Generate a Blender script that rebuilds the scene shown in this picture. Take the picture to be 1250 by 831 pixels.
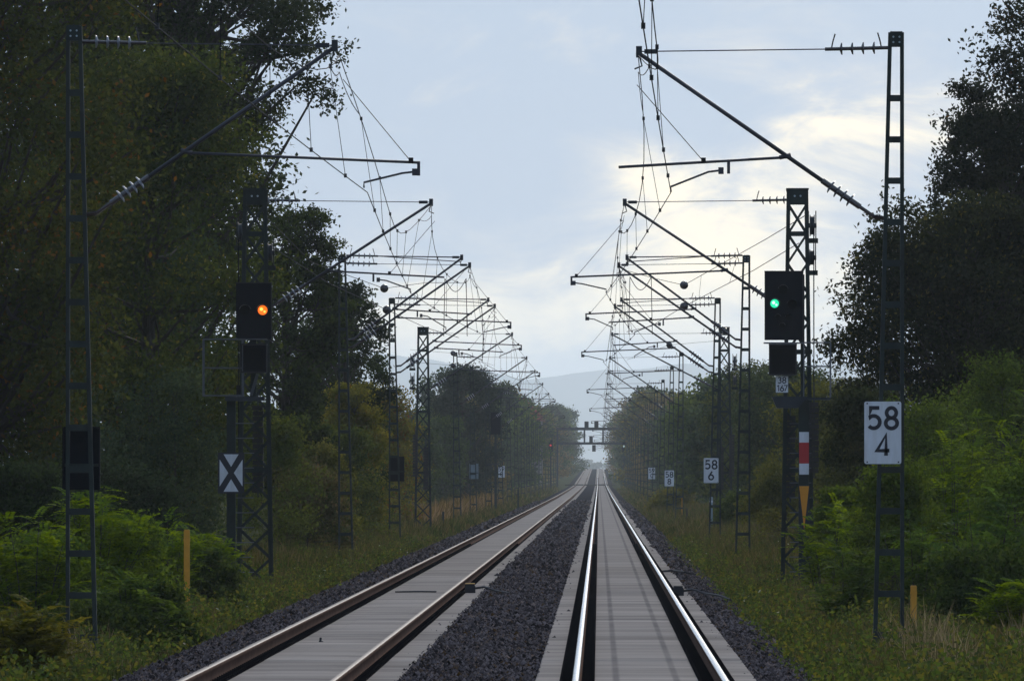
import bpy, math, random
import numpy as np
from mathutils import Vector, Matrix

for o in list(bpy.data.objects): bpy.data.objects.remove(o)
S = bpy.context.scene
C = S.collection
R = math.radians
F, VX, VY, CAMZ = 12600.0, 731.0, 580.0, 2.05      # focal length in photo pixels, vanishing point, eye height above the rails

# ------------------------------------------------------------------ camera, sky, sun, exposure
cd = bpy.data.cameras.new('camera'); cam = bpy.data.objects.new('camera', cd); C.objects.link(cam)
cd.sensor_width = 36.0; cd.sensor_fit = 'HORIZONTAL'; cd.lens = F / 1250 * 36.0
cd.clip_start = 1.0; cd.clip_end = 80000
cam.location = (0, 0, CAMZ)
cam.rotation_euler = (R(90) + (VY - 415.5) / F, 0, (VX - 625) / F)
S.camera = cam

SUN_EL, SUN_AZ = 30.0, 10.0                          # ahead and to the right, behind thin cloud
w = bpy.data.worlds.new('World'); S.world = w; w.use_nodes = True
nt = w.node_tree; N = nt.nodes; L = nt.links; N.clear()
def nd(t, **k):
    n = N.new(t)
    for a, b in k.items(): setattr(n, a, b)
    return n
def mth(op, a, b=None, c=None):
    n = nd('ShaderNodeMath', operation=op)
    for i, v in enumerate((a, b, c)):
        if v is None: continue
        if isinstance(v, (int, float)): n.inputs[i].default_value = v
        else: L.new(v, n.inputs[i])
    return n.outputs[0]
def mixc(f, a, b):
    n = nd('ShaderNodeMix', data_type='RGBA')
    if isinstance(f, float): n.inputs[0].default_value = f
    else: L.new(f, n.inputs[0])
    for i, v in ((6, a), (7, b)):
        if isinstance(v, tuple): n.inputs[i].default_value = (*v, 1)
        else: L.new(v, n.inputs[i])
    return n.outputs[2]
def smooth(v, lo, hi):
    n = nd('ShaderNodeMapRange', interpolation_type='SMOOTHSTEP')
    L.new(v, n.inputs[0]); n.inputs[1].default_value = lo; n.inputs[2].default_value = hi
    return n.outputs[0]
tc = nd('ShaderNodeTexCoord'); sep = nd('ShaderNodeSeparateXYZ'); L.new(tc.outputs['Generated'], sep.inputs[0])
az = mth('ARCTAN2', sep.outputs[0], sep.outputs[1])
el = mth('ARCSINE', sep.outputs[2])
sky = nd('ShaderNodeTexSky', sky_type='NISHITA', sun_disc=False)
sky.sun_elevation = R(SUN_EL); sky.sun_rotation = R(SUN_AZ); sky.air_density = 1.0; sky.dust_density = 1.5; sky.ozone_density = 2.0
skb = nd('ShaderNodeVectorMath', operation='SCALE'); L.new(sky.outputs[0], skb.inputs[0]); skb.inputs[3].default_value = 0.075
base = mixc(0.82, skb.outputs[0], (0.36, 0.55, 0.84))           # thin blue-grey veil over clear sky
comb = nd('ShaderNodeCombineXYZ')
L.new(mth('MULTIPLY', az, 46.0), comb.inputs[0]); L.new(mth('MULTIPLY', el, 112.0), comb.inputs[1]); comb.inputs[2].default_value = 3.7
no = nd('ShaderNodeTexNoise', noise_dimensions='3D'); L.new(comb.outputs[0], no.inputs[0])
no.inputs['Scale'].default_value = 1.0; no.inputs['Detail'].default_value = 8.0; no.inputs['Roughness'].default_value = 0.58
no.inputs['Distortion'].default_value = 0.5
# broad cloud banks: where the noise is allowed to grow thick
def bank(cx, cy, rx, ry, amp, tilt=0.0):
    du = mth('DIVIDE', mth('SUBTRACT', az, (cx - VX) / F), rx / F)
    dv0 = mth('SUBTRACT', el, (VY - cy) / F)
    dv = mth('DIVIDE', mth('SUBTRACT', dv0, mth('MULTIPLY', mth('SUBTRACT', az, (cx - VX) / F), tilt)), ry / F)
    d = mth('SQRT', mth('ADD', mth('MULTIPLY', du, du), mth('MULTIPLY', dv, dv)))
    return mth('MULTIPLY', mth('SUBTRACT', 1.0, smooth(d, 0.0, 1.0)), amp)
banks = mth('ADD', bank(1050, 175, 520, 130, 0.30, 0.25), bank(650, 365, 640, 140, 0.46))
banks = mth('ADD', banks, mth('ADD', bank(900, 290, 330, 130, 0.24), bank(745, 185, 110, 70, 0.16)))
banks = mth('SUBTRACT', banks, bank(520, 120, 420, 170, 0.14))
dens = mth('ADD', mth('MULTIPLY_ADD', no.outputs[0], 1.45, -0.235), banks)
cl = smooth(dens, 0.47, 0.84)
core = smooth(dens, 0.62, 1.05)
cloudcol = mixc(core, (0.90, 0.88, 0.86), (2.0, 1.66, 1.06))
col = mixc(mth('MULTIPLY', cl, 0.95), base, cloudcol)
low = mth('SUBTRACT', 1.0, smooth(el, 0.004, 0.021))              # paler, brighter air down at the horizon
col = mixc(mth('MULTIPLY', low, 0.60), col, (1.42, 1.38, 1.28))
bg = nd('ShaderNodeBackground'); L.new(col, bg.inputs[0]); bg.inputs[1].default_value = 0.79
wo = nd('ShaderNodeOutputWorld'); L.new(bg.outputs[0], wo.inputs[0])

sd = bpy.data.lights.new('sun', 'SUN'); sd.energy = 2.2; sd.angle = R(12); sd.color = (1.0, 0.93, 0.82)
sun = bpy.data.objects.new('sun', sd); C.objects.link(sun)
dv = Vector((math.sin(R(SUN_AZ)) * math.cos(R(SUN_EL)), math.cos(R(SUN_AZ)) * math.cos(R(SUN_EL)), math.sin(R(SUN_EL))))
sun.rotation_euler = dv.to_track_quat('Z', 'Y').to_euler(); sun.location = (40, 60, 60)

S.view_settings.view_transform = 'Standard'; S.view_settings.look = 'None'
S.view_settings.exposure = 0.14; S.view_settings.gamma = 1.0; S.view_settings.use_curve_mapping = False
S.render.engine = 'CYCLES'
S.cycles.use_denoising = True
S.cycles.max_bounces = 4; S.cycles.diffuse_bounces = 3; S.cycles.transmission_bounces = 3; S.cycles.volume_bounces = 3; S.cycles.use_light_tree = False; S.cycles.transparent_max_bounces = 8

# ------------------------------------------------------------------ materials
MATS = {}
def pmat(name, col, rough=0.7, metal=0.0, nscale=None, nmix=0.25, col2=None, bump=0.0, spec=0.4, stretch=(1, 1, 1), attr=False, rand=0.0):
    m = bpy.data.materials.new(name); m.use_nodes = True
    t = m.node_tree; n = t.nodes; l = t.links
    b = n['Principled BSDF']; b.inputs['Base Color'].default_value = (*col, 1)
    b.inputs['Roughness'].default_value = rough; b.inputs['Metallic'].default_value = metal
    b.inputs['Specular IOR Level'].default_value = spec
    src = None
    if nscale:
        tcn = n.new('ShaderNodeTexCoord'); mp = n.new('ShaderNodeMapping'); mp.inputs['Scale'].default_value = stretch
        geo = n.new('ShaderNodeNewGeometry')
        l.new(geo.outputs['Position'], mp.inputs[0])
        x = n.new('ShaderNodeTexNoise'); x.inputs['Scale'].default_value = nscale; x.inputs['Detail'].default_value = 6
        x.inputs['Roughness'].default_value = 0.65
        l.new(mp.outputs[0], x.inputs[0])
        r = n.new('ShaderNodeMapRange'); r.inputs[1].default_value = 0.32; r.inputs[2].default_value = 0.68
        l.new(x.outputs[0], r.inputs[0])
        mx = n.new('ShaderNodeMix'); mx.data_type = 'RGBA'
        mm = n.new('ShaderNodeMath'); mm.operation = 'MULTIPLY'; l.new(r.outputs[0], mm.inputs[0]); mm.inputs[1].default_value = nmix
        l.new(mm.outputs[0], mx.inputs[0])
        mx.inputs[6].default_value = (*col, 1); mx.inputs[7].default_value = (*(col2 or tuple(c * 0.45 for c in col)), 1)
        src = mx.outputs[2]
        if bump:
            bp = n.new('ShaderNodeBump'); bp.inputs['Strength'].default_value = bump; bp.inputs['Distance'].default_value = 0.02
            l.new(x.outputs[0], bp.inputs['Height']); l.new(bp.outputs[0], b.inputs['Normal'])
    if rand:
        oi = n.new('ShaderNodeObjectInfo'); hs = n.new('ShaderNodeHueSaturation')
        r2 = n.new('ShaderNodeMapRange'); r2.inputs[3].default_value = 1 - rand; r2.inputs[4].default_value = 1 + rand
        l.new(oi.outputs['Random'], r2.inputs[0]); l.new(r2.outputs[0], hs.inputs['Value'])
        if src: l.new(src, hs.inputs['Color'])
        else: hs.inputs['Color'].default_value = (*col, 1)
        src = hs.outputs[0]
    if src: l.new(src, b.inputs['Base Color'])
    MATS[name] = m
    return m
def leafmat(name, trans=0.35, gloss=0.005):
    m = bpy.data.materials.new(name); m.use_nodes = True
    t = m.node_tree; n = t.nodes; l = t.links; n.clear()
    a = n.new('ShaderNodeAttribute'); a.attribute_name = 'Col'
    d = n.new('ShaderNodeBsdfDiffuse'); tr = n.new('ShaderNodeBsdfTranslucent'); g = n.new('ShaderNodeBsdfGlossy'); g.inputs['Roughness'].default_value = 0.45
    hs = n.new('ShaderNodeHueSaturation'); hs.inputs['Hue'].default_value = 0.48; hs.inputs['Saturation'].default_value = 1.1; hs.inputs['Value'].default_value = 1.3
    l.new(a.outputs['Color'], d.inputs[0]); l.new(a.outputs['Color'], hs.inputs['Color']); l.new(hs.outputs[0], tr.inputs[0])
    m1 = n.new('ShaderNodeMixShader'); m1.inputs[0].default_value = trans; l.new(d.outputs[0], m1.inputs[1]); l.new(tr.outputs[0], m1.inputs[2])
    m2 = n.new('ShaderNodeMixShader'); m2.inputs[0].default_value = gloss; l.new(m1.outputs[0], m2.inputs[1]); l.new(g.outputs[0], m2.inputs[2])
    o = n.new('ShaderNodeOutputMaterial'); l.new(m2.outputs[0], o.inputs[0])
    MATS[name] = m
    return m
def emat(name, col, st):
    m = bpy.data.materials.new(name); m.use_nodes = True
    b = m.node_tree.nodes['Principled BSDF']; b.inputs['Base Color'].default_value = (0.02, 0.02, 0.02, 1)
    b.inputs['Emission Color'].default_value = (*col, 1); b.inputs['Emission Strength'].default_value = st; m.cycles.emission_sampling = 'NONE'
    MATS[name] = m
M_STEEL = pmat('painted_green_steel', (0.029, 0.041, 0.038), 0.7, 0.0, 3.0, 0.7, (0.018, 0.019, 0.018), 0.1, spec=0.15)
M_DARK = pmat('dark_weathered_steel', (0.028, 0.034, 0.042), 0.6, 0.2, 5.0, 0.5)
M_TUBE = pmat('galvanised_tube', (0.05, 0.05, 0.062), 0.55, 0.3, 6.0, 0.4)
M_WIRE = pmat('copper_wire', (0.012, 0.012, 0.015), 0.7, 0.0, spec=0.05)
M_INS = pmat('brown_insulator', (0.035, 0.024, 0.024), 0.18, 0.0, spec=0.8)
M_INSW = pmat('glazed_insulator', (0.12, 0.125, 0.15), 0.3, 0.0, spec=0.8)
M_BLACK = pmat('matt_black_sheet', (0.008, 0.009, 0.014), 0.7, 0.0, 3.0, 0.3, spec=0.15)
M_HOOD = pmat('black_hood', (0.016, 0.016, 0.02), 0.5, spec=0.3)
M_GLASS = pmat('dark_lens', (0.006, 0.006, 0.008), 0.5, spec=0.1)
M_WHITE = pmat('white_enamel', (0.66, 0.67, 0.72), 0.45, 0.0, 5.0, 0.5, (0.42, 0.41, 0.40), stretch=(2.2, 1, 0.5))
M_INK = pmat('black_enamel', (0.012, 0.012, 0.022), 0.4)
M_RED = pmat('red_enamel', (0.42, 0.018, 0.02), 0.4, 0.0, 5.0, 0.2)
M_ORNG = pmat('amber_enamel', (0.66, 0.26, 0.015), 0.4, 0.0, 5.0, 0.2)
M_YELP = pmat('yellow_post', (0.62, 0.28, 0.02), 0.55, 0.0, 6.0, 0.35)
M_GREY = pmat('light_grey_sheet', (0.30, 0.36, 0.40), 0.5, 0.0, 3.0, 0.3)
M_ALU = pmat('weathered_aluminium', (0.11, 0.115, 0.13), 0.5, 0.4, 6.0, 0.3)
M_IRON = pmat('cast_iron_weight', (0.03, 0.026, 0.026), 0.7, 0.0, 5.0, 0.5)
M_CONC = pmat('slab_concrete', (0.335, 0.296, 0.268), 0.9, 0.0, 1.0, 0.9, (0.175, 0.154, 0.142), 0.0, spec=0.0, stretch=(0.22, 0.62, 1), rand=0.09)
def add_stains(m, lines, half, amt):
    """long worn stripes that follow the slab, broken up by noise"""
    t = m.node_tree; n = t.nodes; l = t.links; b = n['Principled BSDF']; src = b.inputs['Base Color'].links[0].from_socket
    g = n.new('ShaderNodeNewGeometry'); sp = n.new('ShaderNodeSeparateXYZ'); l.new(g.outputs['Position'], sp.inputs[0]); tot = None
    def M(op, x, y=None):
        q = n.new('ShaderNodeMath'); q.operation = op
        for i, v in enumerate((x, y)):
            if v is None: continue
            if isinstance(v, (int, float)): q.inputs[i].default_value = v
            else: l.new(v, q.inputs[i])
        return q.outputs[0]
    no = n.new('ShaderNodeTexNoise'); no.inputs['Scale'].default_value = 0.25; no.inputs['Detail'].default_value = 4; l.new(g.outputs['Position'], no.inputs[0])
    for x in lines:
        r = n.new('ShaderNodeMapRange'); r.interpolation_type = 'SMOOTHSTEP'; r.inputs[1].default_value = half; r.inputs[2].default_value = half * 0.3
        l.new(M('ABSOLUTE', M('SUBTRACT', sp.outputs[0], x)), r.inputs[0])
        tot = r.outputs[0] if tot is None else M('MAXIMUM', tot, r.outputs[0])
    mx = n.new('ShaderNodeMix'); mx.data_type = 'RGBA'; l.new(M('MULTIPLY', M('MULTIPLY', tot, no.outputs[0]), amt), mx.inputs[0]); l.new(src, mx.inputs[6]); mx.inputs[7].default_value = (0.07, 0.064, 0.07, 1)
    l.new(mx.outputs[2], b.inputs['Base Color'])
add_stains(M_CONC, (0.52 - 0.33, 0.52 + 0.33), 0.055, 0.85)
M_FOOT = pmat('foundation_concrete', (0.28, 0.27, 0.26), 0.8, 0.0, 3.0, 0.4)
M_BALL = pmat('ballast_stone', (0.028, 0.026, 0.031), 0.85, 0.0, 14.0, 0.75, (0.018, 0.017, 0.022), 0.5, spec=0.0)
M_STONE = leafmat('ballast_stones', 0.0, 0.0)
M_HEAD = pmat('polished_rail_head', (0.80, 0.79, 0.80), 0.16, 1.0, 2.0, 0.25, (0.55, 0.53, 0.52), stretch=(20, 0.3, 1))
M_HEAD2 = pmat('dulled_rail_head', (0.20, 0.165, 0.15), 0.7, 0.15, 3.0, 0.5, (0.11, 0.08, 0.07), stretch=(10, 0.4, 1))
M_RUST = pmat('rail_rust', (0.135, 0.085, 0.064), 0.85, 0.0, 5.0, 0.6, (0.07, 0.045, 0.037), stretch=(1, 0.3, 1), spec=0.0)
M_PAD = pmat('black_rail_pad', (0.010, 0.009, 0.011), 0.9, spec=0.0)
M_EARTH = pmat('verge_earth', (0.060, 0.062, 0.030), 0.95, 0.0, 0.7, 0.7, (0.028, 0.032, 0.014), 0.6, spec=0.0)
M_BARK = pmat('bark', (0.040, 0.032, 0.026), 0.9, 0.0, 5.0, 0.6, (0.016, 0.013, 0.011), 0.6, stretch=(1, 1, 0.25))
M_HILL = pmat('wooded_hill', (0.035, 0.05, 0.04), 0.95, 0.0, 0.02, 0.5)
M_ROOF = pmat('red_roof_tile', (0.30, 0.085, 0.06), 0.75, 0.0, 2.0, 0.4)
M_PLAST = pmat('pale_render', (0.22, 0.20, 0.18), 0.85, 0.0, 1.5, 0.3)
M_TIMB = pmat('dark_timber', (0.04, 0.034, 0.03), 0.85, 0.0, 3.0, 0.4)
M_LEAF = leafmat('leaves', 0.45); M_GRASS = leafmat('grass', 0.3, 0.003)
emat('lamp_green', (0.02, 0.9, 0.45), 1.0); emat('lamp_amber', (1.0, 0.16, 0.005), 1.2)
emat('lamp_core_g', (0.7, 1.0, 0.88), 1.3); emat('lamp_core_a', (1.0, 0.62, 0.12), 1.4)
emat('lamp_red', (1.0, 0.05, 0.05), 0.8); emat('lamp_white', (0.75, 1.0, 0.95), 1.2)

# ------------------------------------------------------------------ helpers
def P(px, py, D): return Vector(((px - VX) * D / F, D, CAMZ + (VY - py) * D / F))
def zr(D):                                            # height of the rail heads along the line
    D = np.asarray(D, float)
    return np.interp(D, [1000, 1400, 1800, 1950, 2200, 3400, 3600, 6000], [0, 0.12, 0.32, 0.55, 1.25, 4.35, 4.5, 4.6])
def zrf(D): return float(zr(D))
GX = [-13500, -600, -120, -40, -22, -15, -11, -9, -7.6, -6.6, -5.75, -5.0, 2.0, 2.9, 3.6, 4.6, 6.2, 8, 11, 16, 24, 45, 130, 600, 13500]
GZ = [3, 1.5, 0.8, 0.5, 0.3, 0.1, 0.0, -0.1, -0.28, -0.42, -0.46, -0.5, -0.5, -0.46, -0.40, -0.28, -0.1, 0.05, 0.15, 0.2, 0.3, 0.5, 0.8, 1.5, 3]
def gz(X, D): return np.interp(X, GX, GZ) + zr(D)
class MB:
    def __init__(s): s.v = []; s.f = []
    def box(s, x0, x1, y0, y1, z0, z1):
        b = len(s.v)
        s.v += [(x0, y0, z0), (x1, y0, z0), (x1, y1, z0), (x0, y1, z0), (x0, y0, z1), (x1, y0, z1), (x1, y1, z1), (x0, y1, z1)]
        s.f += [tuple(b + i for i in q) for q in ((3, 2, 1, 0), (4, 5, 6, 7), (0, 1, 5, 4), (1, 2, 6, 5), (2, 3, 7, 6), (3, 0, 4, 7))]
        return s
    def bar(s, a, b, wx, wy):                         # slanted box between two points, section wx by wy
        a = Vector(a); b = Vector(b); d = (b - a).normalized()
        u = Vector((0, 1, 0)) if abs(d.y) < 0.9 else Vector((0, 0, 1))
        p = d.cross(u).normalized(); q = p.cross(d).normalized()
        k = len(s.v)
        for e in (a, b):
            for i, j in ((-1, -1), (1, -1), (1, 1), (-1, 1)): s.v.append(tuple(e + p * (i * wx / 2) + q * (j * wy / 2)))
        s.f += [tuple(k + i for i in t) for t in ((3, 2, 1, 0), (4, 5, 6, 7), (0, 1, 5, 4), (1, 2, 6, 5), (2, 3, 7, 6), (3, 0, 4, 7))]
        return s
    def tube(s, pts, rad, n=8, cap=True):
        pts = [Vector(p) for p in pts]
        if not isinstance(rad, (list, tuple)): rad = [rad] * len(pts)
        k = len(s.v); u0 = None
        for i, p in enumerate(pts):
            d = (pts[min(i + 1, len(pts) - 1)] - pts[max(i - 1, 0)]).normalized()
            if u0 is None:
                u0 = d.orthogonal().normalized()
            else:
                u0 = (u0 - d * u0.dot(d)).normalized()
            v0 = d.cross(u0)
            for j in range(n):
                a = 2 * math.pi * j / n
                s.v.append(tuple(p + (u0 * math.cos(a) + v0 * math.sin(a)) * rad[i]))
        for i in range(len(pts) - 1):
            for j in range(n):
                j2 = (j + 1) % n
                s.f.append((k + i * n + j, k + i * n + j2, k + (i + 1) * n + j2, k + (i + 1) * n + j))
        if cap:
            s.f.append(tuple(k + j for j in reversed(range(n)))); s.f.append(tuple(k + (len(pts) - 1) * n + j for j in range(n)))
        return s
    def prism(s, poly, y0, y1):                       # polygon in x,z extruded along y
        k = len(s.v); n = len(poly)
        s.v += [(x, y0, z) for x, z in poly] + [(x, y1, z) for x, z in poly]
        s.f += [tuple(k + i for i in range(n)), tuple(k + n + i for i in reversed(range(n)))]
        for i in range(n): s.f.append((k + (i + 1) % n, k + i, k + n + i, k + n + (i + 1) % n))
        return s
    def sphere(s, c, r, n=12, m=8):
        k = len(s.v)
        for i in range(m + 1):
            t = math.pi * i / m
            for j in range(n):
                a = 2 * math.pi * j / n
                s.v.append((c[0] + r * math.sin(t) * math.cos(a), c[1] + r * math.sin(t) * math.sin(a), c[2] + r * math.cos(t)))
        for i in range(m):
            for j in range(n): s.f.append((k + i * n + j, k + (i + 1) * n + j, k + (i + 1) * n + (j + 1) % n, k + i * n + (j + 1) % n))
        return s
    def mesh(s, name):
        me = bpy.data.meshes.new(name); me.from_pydata(s.v, [], s.f); me.update(); return me
CACHE = {}
def obj(name, geo, mat, parent=None, loc=None, key=None, smooth=False):
    """one mesh object; alike pieces share their mesh through key"""
    if key is not None and key in CACHE: me = CACHE[key]
    else:
        if callable(geo): geo = geo()
        me = geo.mesh(name) if isinstance(geo, MB) else geo
        if mat is not None and not me.materials: me.materials.append(mat)
        if smooth:
            for p in me.polygons: p.use_smooth = True
        if key is not None: CACHE[key] = me
    o = bpy.data.objects.new(name, me); C.objects.link(o)
    if parent: o.parent = parent
    if loc is not None: o.location = loc
    return o
def tag(o, label=None, cat=None, group=None, kind=None):
    if label: o['label'] = label
    if cat: o['category'] = cat
    if group: o['group'] = group
    if kind: o['kind'] = kind
    return o
def thing(name, loc, label, cat, group=None, rz=0):
    o = bpy.data.objects.new(name, None); C.objects.link(o); o.location = loc; o.rotation_euler = (0, 0, rz)
    o.empty_display_size = 0.2
    return tag(o, label, cat, group)
def npmesh(name, v, f, mat, cols=None, n=None):
    """fast mesh from arrays: v (k,3), f (m,n) all faces of n corners, cols per vertex"""
    me = bpy.data.meshes.new(name); v = np.asarray(v, np.float32); f = np.asarray(f, np.int32)
    m, n = f.shape
    me.vertices.add(len(v)); me.vertices.foreach_set('co', v.ravel())
    me.loops.add(m * n); me.loops.foreach_set('vertex_index', f.ravel())
    me.polygons.add(m); me.polygons.foreach_set('loop_start', np.arange(0, m * n, n, dtype=np.int32))
    me.polygons.foreach_set('loop_total', np.full(m, n, np.int32))
    me.update(calc_edges=True)
    if cols is not None:
        a = me.color_attributes.new('Col', 'FLOAT_COLOR', 'POINT')
        c = np.ones((len(v), 4), np.float32); c[:, :3] = cols; a.data.foreach_set('color', c.ravel())
    me.materials.append(mat)
    return me

# ------------------------------------------------------------------ ground, ballast, slab track
DL = [-60, 0, 40, 70, 90, 105, 120, 140, 160, 190, 230, 280, 340, 420, 520, 650, 800, 1000, 1200, 1400, 1700, 2000, 2400, 2800, 3200, 3600, 4200, 5000, 6000, 7200, 8600, 10500, 13300, 29500, 45000]
v = []; f = []
for D in DL:
    for X in GX: v.append((X, D, float(gz(X, D))))
n = len(GX)
for i in range(len(DL) - 1):
    for j in range(n - 1): f.append((i * n + j, i * n + j + 1, (i + 1) * n + j + 1, (i + 1) * n + j))
tag(obj('ground', npmesh('ground', v, f, M_EARTH), None), kind='structure', label='dark grassy earth beside the two tracks')
TL, TR = -3.42, 0.52
def strip(name, prof, D0, D1, mat, step=8):
    ds = []
    d = D0
    while d < D1:
        ds.append(d); d += step if d < 500 else (25 if d < 1500 else 60)
    ds.append(D1)
    v = []; f = []; n = len(prof)
    for d in ds:
        z = zrf(d)
        for x, zz in prof: v.append((x, d, zz + z))
    for i in range(len(ds) - 1):
        for j in range(n - 1): f.append((i * n + j, i * n + j + 1, (i + 1) * n + j + 1, (i + 1) * n + j))
    return npmesh(name, v, f, mat)
bed = obj('ballast_bed', strip('ballast_bed', [(-6.1, -0.62), (-5.45, -0.30), (-4.72, -0.235), (-2.1, -0.235), (-1.45, -0.215), (-0.8, -0.235), (1.72, -0.235), (2.2, -0.28), (2.95, -0.60)], 50, 3600, M_BALL), None)
tag(bed, 'dark purple-grey ballast bed between and beside the tracks', kind='structure')
rng = np.random.default_rng(5)
def stones(x0, x1, D0, D1, dens, size, zf):
    k = int((x1 - x0) * (D1 - D0) * dens)
    D = D0 + (D1 - D0) * rng.random(k); X = x0 + (x1 - x0) * rng.random(k)
    X += np.where(rng.random(k) < 0.10, rng.normal(0, 0.11, k), 0)
    base = np.array([(1, 0, 0), (-.5, .87, 0), (-.5, -.87, 0), (0.1, 0, .8), (0, 0, -.5)])
    s = size * np.clip(rng.lognormal(-0.1, 0.3, k), 0.4, 1.9)
    ang = rng.random(k) * 6.283
    V = np.repeat(base[None], k, 0) * rng.uniform(0.6, 1.25, (k, 5, 3)) * s[:, None, None]
    c, sn = np.cos(ang)[:, None], np.sin(ang)[:, None]
    x = V[..., 0] * c - V[..., 1] * sn; y = V[..., 0] * sn + V[..., 1] * c
    V[..., 0] = x + X[:, None]; V[..., 1] = y + D[:, None]; V[..., 2] += (zf(X) + zr(D))[:, None]
    fb = np.array([(0, 1, 3), (1, 2, 3), (2, 0, 3), (1, 0, 4), (2, 1, 4), (0, 2, 4)])
    Fc = (fb[None] + (np.arange(k) * 5)[:, None, None]).reshape(-1, 3)
    t = rng.uniform(0.3, 1.55, k) ** 1.8
    col = np.array((0.047, 0.042, 0.047))[None] * t[:, None] + np.where(rng.random(k)[:, None] < 0.12, np.array((0.03, 0.015, 0.0))[None], 0)
    return V.reshape(-1, 3), Fc, np.repeat(col, 5, 0)
zc = lambda X: np.interp(X, [-6.1, -5.45, -4.72, -2.1, -1.45, -0.8, 1.72, 2.2, 2.95], [-0.62, -0.30, -0.235, -0.235, -0.215, -0.235, -0.235, -0.28, -0.60]) + 0.01
vs = []; fs = []; cs = []; off = 0
for a, b in ((-2.24, -0.70), (-5.75, -4.62), (1.72, 2.62)):
    for D0, D1, de, sz in ((98, 150, 330, 0.040), (150, 230, 190, 0.05), (230, 420, 70, 0.075), (420, 900, 14, 0.12)):
        V, Fc, cc = stones(a, b, D0, D1, de, sz, zc); vs.append(V); fs.append(Fc + off); cs.append(cc); off += len(V)
st = obj('ballast_stones', npmesh('ballast_stones', np.vstack(vs), np.vstack(fs), M_STONE, np.vstack(cs)), None)
tag(st, 'loose dark angular ballast stones along the tracks', 'ballast', kind='stuff')

def slab_prof(cx):
    h = 1.22
    return [(cx - h, -0.36), (cx - h, -0.205), (cx - h + 0.02, -0.19), (cx - 0.36, -0.186), (cx - 0.31, -0.183), (cx + 0.31, -0.183), (cx + 0.36, -0.186), (cx + h - 0.02, -0.19), (cx + h, -0.205), (cx + h, -0.36)]
for cx, nm in ((TL, 'track carrying the dull brown rails'), (TR, 'track carrying the shiny rails')):
    far = obj('track_slab', strip('track_slab', slab_prof(cx), 280.0, 3500, M_CONC), None)
    tag(far, 'pale grey concrete slab of the ' + nm, kind='structure')
    k = 0
    for i in range(46):
        D = 50 + 5 * i
        def mk():
            pr = slab_prof(0); n = len(pr); m = MB()
            for y in (0.008, 0.03, 4.97, 4.992):
                e = 0.012 if y in (0.008, 4.992) else 0
                m.v += [(x, y, z - e) for x, z in pr]
            for a in range(3):
                for j in range(n - 1): m.f.append((a * n + j, a * n + j + 1, (a + 1) * n + j + 1, (a + 1) * n + j))
            m.f.append(tuple(range(n))); m.f.append(tuple(3 * n + j for j in reversed(range(n))))
            return m
        obj('slab_panel', mk, M_CONC, far, (cx, D, random.Random(i).uniform(-0.002, 0.002)), key='slab_panel')
RP = [(-0.036, -0.012), (-0.028, -0.002), (0, 0), (0.028, -0.002), (0.036, -0.012), (0.036, -0.038), (0.010, -0.055), (0.009, -0.14), (0.030, -0.152), (0.075, -0.164), (0.075, -0.172),
      (-0.075, -0.172), (-0.075, -0.164), (-0.030, -0.152), (-0.009, -0.14), (-0.010, -0.055), (-0.036, -0.038), (-0.036, -0.012)]
def rail(x, head, label):
    me = strip('rail', [(x + a, b) for a, b in RP], 50, 3480, M_RUST, step=10)
    me.materials.append(head)
    q = len(RP) - 1
    mi = np.zeros(len(me.polygons), np.int32); idx = np.arange(len(me.polygons)) % q
    mi[(idx < 4) if head is M_HEAD else ((idx == 1) | (idx == 2))] = 1
    me.polygons.foreach_set('material_index', mi)
    r = obj('rail', me, None); tag(r, label, 'rail', 'running rails')
    m = MB()
    d = 60.0
    while d < 330:
        z = zrf(d)
        for s in (-1, 1):
            e = 0.19 if head is M_HEAD else 0.125
            m.box(*sorted((x + s * 0.08, x + s * e)), d - 0.10, d + 0.10, -0.186 + z, -0.156 + z)
            m.bar((x + s * (e - 0.03), d, -0.148 + z), (x + s * 0.05, d, -0.138 + z), 0.04, 0.05)
        d += 0.65
    p = obj('fastenings', m, M_PAD, r); p['kind'] = 'stuff'
    pw = 0.19 if head is M_HEAD else 0.125
    obj('rail_pad', strip('rail_pad', [(x - pw, -0.19), (x - pw, -0.1735), (x - 0.078, -0.168), (x - 0.077, -0.1735), (x + 0.077, -0.1735), (x + 0.078, -0.168), (x + pw, -0.1735), (x + pw, -0.19)], 50, 2400, M_PAD), None, r)
    return r
rail(TL - 0.755, M_HEAD2, 'dull rusty rail nearest the wood with the orange signal')
rail(TL + 0.755, M_HEAD2, 'dull rusty rail beside the middle strip of ballast')
rail(TR - 0.755, M_HEAD, 'gleaming polished rail beside the middle strip of ballast')
rail(TR + 0.755, M_HEAD, 'gleaming polished rail nearest the numbered white signs')

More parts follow.
